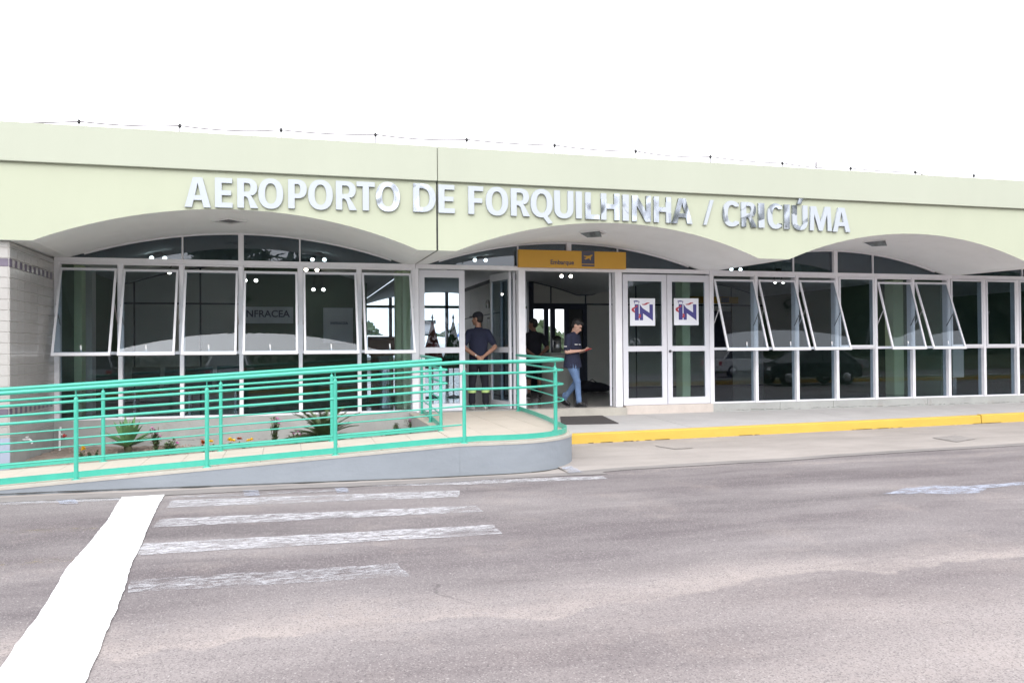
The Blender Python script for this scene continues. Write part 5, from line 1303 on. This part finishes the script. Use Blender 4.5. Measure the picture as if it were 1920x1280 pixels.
# flags on poles behind the closed leaf
for (px, m, lab) in ((811, 'flagred', 'furled dark red flag on a pole behind the closed door leaf'), (850, 'flaggreen', 'furled dark green flag on a pole behind the closed door leaf')):
    f0 = Vector((0, 4.2, .47)); f0.x = CAM.x+(f0.y-CAM.y)*math.tan(YAW+math.atan((px-960)/FPX)); t = thing('flag', tuple(f0), lab, 'flag')
    MB().lathe([(0, 0), (.17, 0), (.17, .03), (.03, .05), (.014, .06), (.014, 1.80), (.03, 1.82), (.0, 1.92)], f0, 12).build('pole', 'steel', t)
    b = MB(); n = 40; rings = []
    for i in range(9):
        tt = i/8; r_ = .02+.24*tt**1.1; rings.append([(f0.x+r_*(1+.22*math.sin(7*a_+tt*2))*math.cos(a_), f0.y+r_*.7*(1+.22*math.sin(7*a_+tt*2))*math.sin(a_), f0.z+1.72-1.05*tt) for a_ in [2*PI*k/n for k in range(n)]])
    b.add([v for r_ in rings for v in r_], [(i*n+k, i*n+(k+1) % n, (i+1)*n+(k+1) % n, (i+1)*n+k) for i in range(8) for k in range(n)], 0, True); b.build('cloth', m, t)
# lectern, glass column and blower-like stand behind the sixth window
def hallpt(px, Y, z=.47): return Vector((CAM.x+(Y-CAM.y)*math.tan(YAW+math.atan((px-960)/FPX)), Y, z))
l0 = hallpt(716, 3.0); lt = thing('lectern', tuple(l0), 'dark wooden lectern behind the sixth window', 'lectern')
MB().box(l0.x-.22, l0.x+.22, l0.y-.15, l0.y+.15, .62, 1.45).build('body', 'wood', lt); MB().hexa([(l0.x-.28, l0.y-.22, 1.45), (l0.x+.28, l0.y-.22, 1.45), (l0.x+.28, l0.y+.2, 1.52), (l0.x-.28, l0.y+.2, 1.52), (l0.x-.28, l0.y-.22, 1.78), (l0.x+.28, l0.y-.22, 1.78), (l0.x+.28, l0.y+.2, 1.85), (l0.x-.28, l0.y+.2, 1.85)]).build('reading_desk', 'wood', lt); MB().box(l0.x-.3, l0.x+.3, l0.y-.2, l0.y+.2, .47, .62).build('foot', 'wood', lt)
v0 = hallpt(722, 1.0); vt = thing('glass_vase', tuple(v0), 'tall patterned glass vase on the floor behind the sixth window', 'vase')
MB().lathe([(0, 0), (.13, 0), (.13, .03), (.10, .2), (.115, .6), (.14, .98), (.13, .98), (.10, .6), (.085, .2), (0, .05)], v0, 14).build('vase', 'steel', vt); b = MB()
for i in range(14):
    v, f = blade(.35, .03, rnd.uniform(.9, 1.5), .3); b.add(put(v, v0+Vector((0, 0, .2)), i*2.4), f, 0, True)
b.build('leaves', 'leaf', vt, 'stuff')
c0 = hallpt(1797, 1.0); ck = thing('check_in_stand', tuple(c0), 'beige curved counter end standing on the floor behind a lower pane at the right', 'counter')
MB().prism([(c0.x-.16, c0.y), (c0.x+.14, c0.y), (c0.x+.17, c0.y+.3), (c0.x-.16, c0.y+.4)], .85, 1.50).build('body', 'panel', ck); MB().box(c0.x-.12, c0.x-.02, c0.y+.05, c0.y+.2, .47, .85).build('leg', 'steel', ck)
# benches seen low through the glass
for i, (px, lab) in enumerate(((300, 'row of dark seats behind the second window'), (400, 'row of dark seats behind the third window'))):
    s0 = hallpt(px, 1.9); t = thing('waiting_seats', tuple(s0), lab, 'seat', 'rows of waiting seats')
    for k in range(2):
        x = s0.x-.28+.56*k; MB().bbox(x-.24, x+.24, s0.y-.22, s0.y+.22, .86, .90, .01).build('seat', 'dark', t); MB().hexa([(x-.24, s0.y+.2, .92), (x+.24, s0.y+.2, .92), (x+.24, s0.y+.23, .92), (x-.24, s0.y+.23, .92), (x-.24, s0.y+.3, 1.28), (x+.24, s0.y+.3, 1.28), (x+.24, s0.y+.33, 1.28), (x-.24, s0.y+.33, 1.28)]).build('backrest', 'dark', t)
    for sx in (-.4, .4): MB().box(s0.x+sx-.02, s0.x+sx+.02, s0.y-.2, s0.y+.2, .47, .86).build('leg', 'steel', t)

# ================================================================== ROOF WIRE
wp = [(148, 228), (337, 236), (527, 244), (704, 252.5), (875, 262), (1040, 272.5), (1192, 283.5), (1332, 294), (1467, 306), (1595, 316.5), (1716, 326.5), (1826, 334.5)]
ordn = ['first', 'second', 'third', 'fourth', 'fifth', 'sixth', 'seventh', 'eighth', 'ninth', 'tenth', 'eleventh', 'twelfth']
tops = []
for i, (x, y) in enumerate(wp):
    Yp = FY+.06; c = atY(x, y, Yp); zb_ = 4.577; c.z = max(c.z, zb_+.07); tops.append(c)
    t = thing('wire_post', (c.x, Yp, zb_), ordn[i]+' wire post from the left, a thin rod with a black insulator on the parapet', 'post', 'insulator posts along the parapet')
    MB().tube([(c.x, Yp, zb_), (c.x, Yp, c.z-.02)], .008, 6).build('rod', 'cable', t); MB().lathe([(0, -.032), (.018, -.027), (.023, -.005), (.016, .012), (.021, .022), (0, .030)], c, 10).build('insulator', 'black', t)
b = MB(); pts = [atY(-60, 229, FY+.06)]
for i in range(len(tops)-1):
    a, c = (tops[i-1] if i else pts[0]), tops[i]
    for k in range(1, 9): t_ = k/8; pts.append(a.lerp(c, t_)+Vector((0, 0, -.035*4*t_*(1-t_)*(.5+.6*((i*37) % 5)/4))))
pts += [tops[10]+Vector((.2, 0, -.05)), tops[10]+Vector((.45, 0, -.20))]
b.tube(pts, .009, 5); o = b.build('roof_wire', 'cable'); tag(o, 'thin sagging wire strung between the insulator posts along the parapet', 'wire')
an = atY(1530, 303, FY+.3); ant = thing('roof_antenna', (an.x, FY+.3, 4.1), 'thin short antenna rod on the roof between the ninth and tenth wire posts', 'antenna')
MB().tube([(an.x, FY+.3, 4.201), (an.x, FY+.3, an.z)], .006, 6).build('mast', 'cable', ant); MB().lathe([(0, -.05), (.014, -.04), (.014, .04), (0, .05)], an-Vector((0, 0, .05)), 8).build('tip', 'cable', ant)

# ================================================================== BEYOND: AIRFIELD, TREES, PARKING SIDE
def tree(name, loc, h, cr, label, crown='crown', n=900, kind='round', group=None, leaf=.28):
    t = thing(name, loc, label, 'tree', group); L = Vector(loc); b = MB()
    th = h*(.35 if kind == 'round' else .9)
    b.tube([L, L+Vector((.05*h*.1, 0, th*.5)), L+Vector((0, 0, th))], [.035*h*.6, .026*h*.6, .014*h*.5], 8)
    lim = []
    for i in range(9):
        a = i*2.4; z = th*(.6+.4*i/9) if kind == 'round' else th*(.25+.7*i/9); e = L+Vector((math.cos(a)*cr*.7, math.sin(a)*cr*.7, z+h*.25*(1 if kind == 'round' else .05)))
        if kind != 'round': e = L+Vector((math.cos(a)*cr*(1-.7*i/9), math.sin(a)*cr*(1-.7*i/9), z+.1*h*.2))
        b.tube([L+Vector((0, 0, z)), (L+Vector((0, 0, z))).lerp(e, .5)+Vector((0, 0, .04*h)), e], [.012*h*.5, .008*h*.5, .004*h*.4], 5); lim.append(e)
    b.build('trunk', 'bark', t)
    c = MB(); cen = [(e, cr*rnd.uniform(.28, .45)) for e in lim]
    if kind == 'round':
        for _ in range(9): a, r_ = rnd.uniform(0, 6.28), cr*rnd.uniform(0, .7); cen.append((L+Vector((math.cos(a)*r_, math.sin(a)*r_, h*rnd.uniform(.5, .92))), cr*rnd.uniform(.25, .42)))
    else:
        for i in range(26): f = i/26; a = i*2.4; r_ = cr*(1-f)*.8; cen.append((L+Vector((math.cos(a)*r_, math.sin(a)*r_, h*(.15+.83*f))), cr*(.30*(1-f)+.10)))
    for i in range(n):
        o_, r_ = cen[i % len(cen)]; d = Vector((rnd.gauss(0, 1), rnd.gauss(0, 1), rnd.gauss(0, .8))).normalized()*r_*rnd.uniform(.5, 1.1)
        p = o_+d; u = Vector((rnd.gauss(0, 1), rnd.gauss(0, 1), rnd.gauss(0, 1))).normalized(); w = u.cross(d.normalized()+Vector((.01, 0, 0))).normalized(); s = leaf*rnd.uniform(.6, 1.3)
        c.add([p-u*s, p-w*s*.4, p+u*s, p+w*s*.4], [(0, 1, 2, 3)])
    c.build('crown', crown, t, 'stuff'); return t
# behind the rear windows
tl = MB()
for i in range(9000):
    x = rnd.uniform(-60, 110); y = 120+rnd.uniform(-6, 6); hh = 4.6+1.1*math.sin(x*.19)+.8*math.sin(x*.47+1)+.5*math.sin(x*1.3); z = rnd.uniform(0, 1)**.8*hh; s = rnd.uniform(.4, .9)
    u = Vector((rnd.gauss(0, 1), rnd.gauss(0, .4), rnd.gauss(0, 1))).normalized()*s; w = u.cross(Vector((0, 1, 0))).normalized()*s*.7; p = Vector((x, y, z))
    tl.add([p-u, p-w, p+u, p+w], [(0, 1, 2, 3)])
tag(tl.build('distant_wood', 'crown', None, 'stuff'), 'low line of trees at the far edge of the airfield behind the hall', 'wood')
hg0 = atY(688, 600, 75); hgr = thing('hangar', (10, 78, .3), 'low grey hangar across the airfield seen through the rear windows', 'building')
ha, hb = atY(764, 600, 75).x, atY(813, 600, 75).x
MB().box(ha, hb, 75, 82, .28, 4.5).build('wall', 'alu_dark', hgr); MB().prism([(ha-.2, 74.8), (hb+.2, 74.8), (hb+.2, 82.4), (ha-.2, 82.4)], 4.501, 4.9).build('roof', 'dark', hgr); MB().box(ha+.6, hb-.6, 74.9, 74.99, .3, 3.4).build('door', 'dark', hgr)
# parked aeroplane with registration on its tail
ac = thing('parked_aeroplane', (10, 36, .3), 'white parked aeroplane with blue tail stripe seen through the closed door leaf', 'aeroplane')
at_ = lambda px, py: atY(px, py, 36.0)
tail = [at_(x, y) for x, y in ((822, 650), (858, 606), (885, 598), (893, 600), (880, 650))]
b = MB(); v = [p+Vector((0, s, 0)) for s in (-.09, .09) for p in tail]; n = len(tail); b.add(v, [tuple(range(n)), tuple(range(n, 2*n))[::-1]]+[(i, (i+1) % n, n+(i+1) % n, n+i) for i in range(n)]); b.build('tail_fin', 'white', ac)
q = [at_(x, y) for x, y in ((826, 652), (866, 620), (866, 625), (834, 652))]; b = MB(); b.hexa([p+Vector((0, -.10, 0)) for p in q]+[p+Vector((0, -.095, 0)) for p in q]); b.build('stripe', 'bluep', ac)
pt = at_(836, 625); text_obj('registration', 'PS-', .34, .01, frame_facing(Vector((pt.x, pt.y-.11, pt.z))), 'signgrey', ac, .002, 'LEFT')
f1, f2 = at_(780, 642), at_(905, 655); z_ = 1.75
b = MB(); b.tube([Vector((f1.x-7.5, 36, z_-.3)), Vector((f1.x-6.5, 36, z_-.1)), Vector((f1.x-4.5, 36, z_)), Vector((f1.x+1, 36, z_)), Vector((f2.x, 36, z_+.15))], [.08, .55, .78, .72, .2], 20); b.build('fuselage', 'white', ac)
b = MB(); b.hexa([(f1.x-3.2, 29, z_-.55), (f1.x-1.6, 29, z_-.55), (f1.x-1.3, 43, z_-.55), (f1.x-3.4, 43, z_-.55), (f1.x-3.2, 29, z_-.43), (f1.x-1.6, 29, z_-.43), (f1.x-1.3, 43, z_-.40), (f1.x-3.4, 43, z_-.40)]); b.build('wing', 'white', ac)
b = MB(); b.box(f2.x-1.6, f2.x-.6, 33.6, 38.4, z_+.18, z_+.26); b.build('tailplane', 'white', ac)
for (x, y) in ((f1.x-2.4, 34.7), (f1.x-2.4, 37.3), (f1.x-5.8, 36)): MB().lathe([(0, -.09), (.24, -.09), (.27, 0), (.24, .09), (0, .09)], (x, y, .57), 14, axis='y').build('wheel', 'rubber', ac); MB().tube([(x, y, .6), (x, y, z_-.35)], .05, 6).build('strut', 'steel', ac)
# the parking side, which the panes mirror
vg = MB(); vg.prism([(-60, -19.6), (90, -19.6), (90, -17.4), (-60, -17.4)], .0, .14); vg.build('median', 'grass', None, 'structure')
for i, y in enumerate((-17.38, -19.74)): MB().box(-60, 90, y, y+.12, 0, .16).build('kerb', 'yellow' if i == 0 else 'white_line', None, 'structure')
vb = MB(); vb.hexa([(-60, -80, -.02), (90, -80, -.02), (90, -32, -.02), (-60, -32, -.02), (-60, -80, 1.2), (90, -80, 1.2), (90, -34, .9), (-60, -34, .9)]); vb.build('grass_bank', 'grass', None, 'structure')
for i, (x, y, h, cr, k, lab) in enumerate(((-9, -38, 11, 3.2, 'pine', 'tall dark conifer at the left of the car park'), (-1, -44, 9, 4.0, 'round', 'broad tree behind the white parked car'), (6, -40, 12, 3.0, 'pine', 'tall narrow conifer opposite the middle arch'), (15, -46, 9, 4.5, 'round', 'broad crowned tree opposite the boarding doorway'),
                                           (24, -40, 10, 3.4, 'pine', 'conifer opposite the double door'), (31, -38, 8, 4.5, 'round', 'low spreading tree right of the conifers across the road'), (40, -37, 11, 5, 'round', 'large tree opposite the right bay'), (50, -42, 12, 5.5, 'round', 'largest tree far along the road'), (-22, -45, 10, 5, 'round', 'tree at the far left of the car park'), (62, -40, 11, 6, 'round', 'last tree along the right end of the car park'))):
    tree('roadside_tree', (x, y, .9), h, cr, lab, 'crown2' if k == 'pine' else 'crown', 2600, k, 'trees across the road', .42)
rw_ = MB()  # unseen wood, added so the right-hand panes mirror a dark mass
for i in range(9000):
    x = rnd.uniform(36, 150); y = -56+rnd.uniform(-5, 5)+.25*(x-36)*.3; hh = 15+3*math.sin(x*.21)+2*math.sin(x*.6+1); z = rnd.uniform(0, 1)*hh; s = rnd.uniform(.7, 1.5)
    u = Vector((rnd.gauss(0, 1), rnd.gauss(0, .6), rnd.gauss(0, 1))).normalized()*s; w = u.cross(Vector((.3, 1, 0))).normalized()*s*.7; p = Vector((x, y, z)); rw_.add([p-u, p-w, p+u, p+w], [(0, 1, 2, 3)])
tag(rw_.build('added_dark_wood', 'crown2', None, 'stuff'), 'unseen dark wood added beyond the car park to darken the right panes', 'wood')
hd = MB()
for i in range(7000):
    x = rnd.uniform(-50, 90); y = -35.5+rnd.uniform(-.8, .8); z = .9+rnd.uniform(0, 1)*(1.5+.4*math.sin(x*.7)); s = rnd.uniform(.12, .25)
    u = Vector((rnd.gauss(0, 1), rnd.gauss(0, 1), rnd.gauss(0, 1))).normalized()*s; w = u.cross(Vector((.2, 1, 0))).normalized()*s*.6; p = Vector((x, y, z)); hd.add([p-u, p-w, p+u, p+w], [(0, 1, 2, 3)])
tag(hd.build('roadside_hedge', 'crown', None, 'stuff'), 'long rough hedge on the bank across the road', 'hedge')
def car(loc, rot, m, label, tall=0.0):
    t = thing('parked_car', loc, label, 'car', 'cars parked across the road'); M_ = place(Vector(loc), rot); Lc, Wc = 4.2, .86
    low = [(-2.1, .35), (-2.12, .62), (-2.05, .86+tall*.2), (-1.2, .95+tall*.2), (1.0, .98+tall*.2), (2.0, .92+tall*.3), (2.08, .6), (2.05, .35)]
    b = MB(); n = len(low); secs = []
    for y, ins in ((-Wc, .04), (-Wc*.97, 0), (Wc*.97, 0), (Wc, .04)): secs.append([(x*(1-ins*.3), y, z-(ins if z > .5 else -ins)) for x, z in low])
    vs = [v for s_ in secs for v in s_]; b.add(vs, [tuple(range(n)), tuple(3*n+i for i in range(n))[::-1]]+[(s_*n+i, s_*n+(i+1) % n, (s_+1)*n+(i+1) % n, (s_+1)*n+i) for s_ in range(3) for i in range(n)], 0, False); xf(b, M_).build('body', m, t)
    cab = [(-1.15, .94+tall*.2), (-.45, 1.38+tall), (1.1, 1.42+tall), (1.85, .95+tall*.2)]
    g_ = MB(); vs = [(x, sg*(Wc*.95 if z < 1.2 else Wc*.74), z) for sg in (-1, 1) for x, z in cab]; g_.add(vs, [(0, 1, 2, 3), (7, 6, 5, 4), (0, 4, 5, 1), (1, 5, 6, 2), (2, 6, 7, 3)]); xf(g_, M_).build('windows', 'carglass', t)
    r_ = MB(); r_.hexa([(-.48, -.66, 1.385+tall), (1.12, -.66, 1.425+tall), (1.12, .66, 1.425+tall), (-.48, .66, 1.385+tall), (-.40, -.6, 1.44+tall), (1.0, -.6, 1.48+tall), (1.0, .6, 1.48+tall), (-.40, .6, 1.44+tall)])
    for sg in (-1, 1):
        for (xa, za, xb, zb_) in ((-1.15, .94+tall*.2, -.45, 1.39+tall), (.32, .96+tall*.2, .34, 1.42+tall), (1.1, 1.42+tall, 1.85, .95+tall*.2)): r_.beam((xa, sg*(Wc*.955 if za < 1.2 else Wc*.75), za), (xb, sg*(Wc*.955 if zb_ < 1.2 else Wc*.75), zb_), .05, .07, (0, 1, 0))
    xf(r_, M_).build('roof', m, t)
    for x in (-1.32, 1.32):
        for sg in (-1, 1):
            w = MB().lathe([(.20, -.09), (.31, -.10), (.33, -.06), (.33, .06), (.31, .10), (.20, .09)], (x, sg*.78, .33), 20, axis='y'); wo_ = xf(w, M_).build('wheel', 'rubber', t)
            xf(MB().lathe([(0, -.085), (.19, -.09), (.205, -.08), (.205, .08), (.19, .09), (0, .085)], (x, sg*.78, .33), 14, axis='y'), M_).build('rim', 'steel', wo_)
    for sg in (-1, 1): xf(MB().box(-2.11, -1.95, sg*.68-.13, sg*.68+.13, .66, .78), M_).build('headlight', 'white', t); xf(MB().box(1.98, 2.09, sg*.72-.1, sg*.72+.1, .66, .86), M_).build('tail_light', 'red', t)
    return t
car((27.5, -26, 0), 2.9, 'carw', 'white tall parked car across the road opposite the right bay', .22)
car((33.5, -26.5, 0), 3.2, 'cars', 'silver parked car next to the tall white one across the road')
car((24.5, -15.6, 0), .05, 'card', 'dark parked car close to the median at the right of the road')
car((-4.5, -24, 0), 1.45, 'cars', 'silver parked car across the road opposite the left windows')
car((1.0, -24.5, 0), 1.6, 'carw', 'white low parked car across the road opposite the third window')
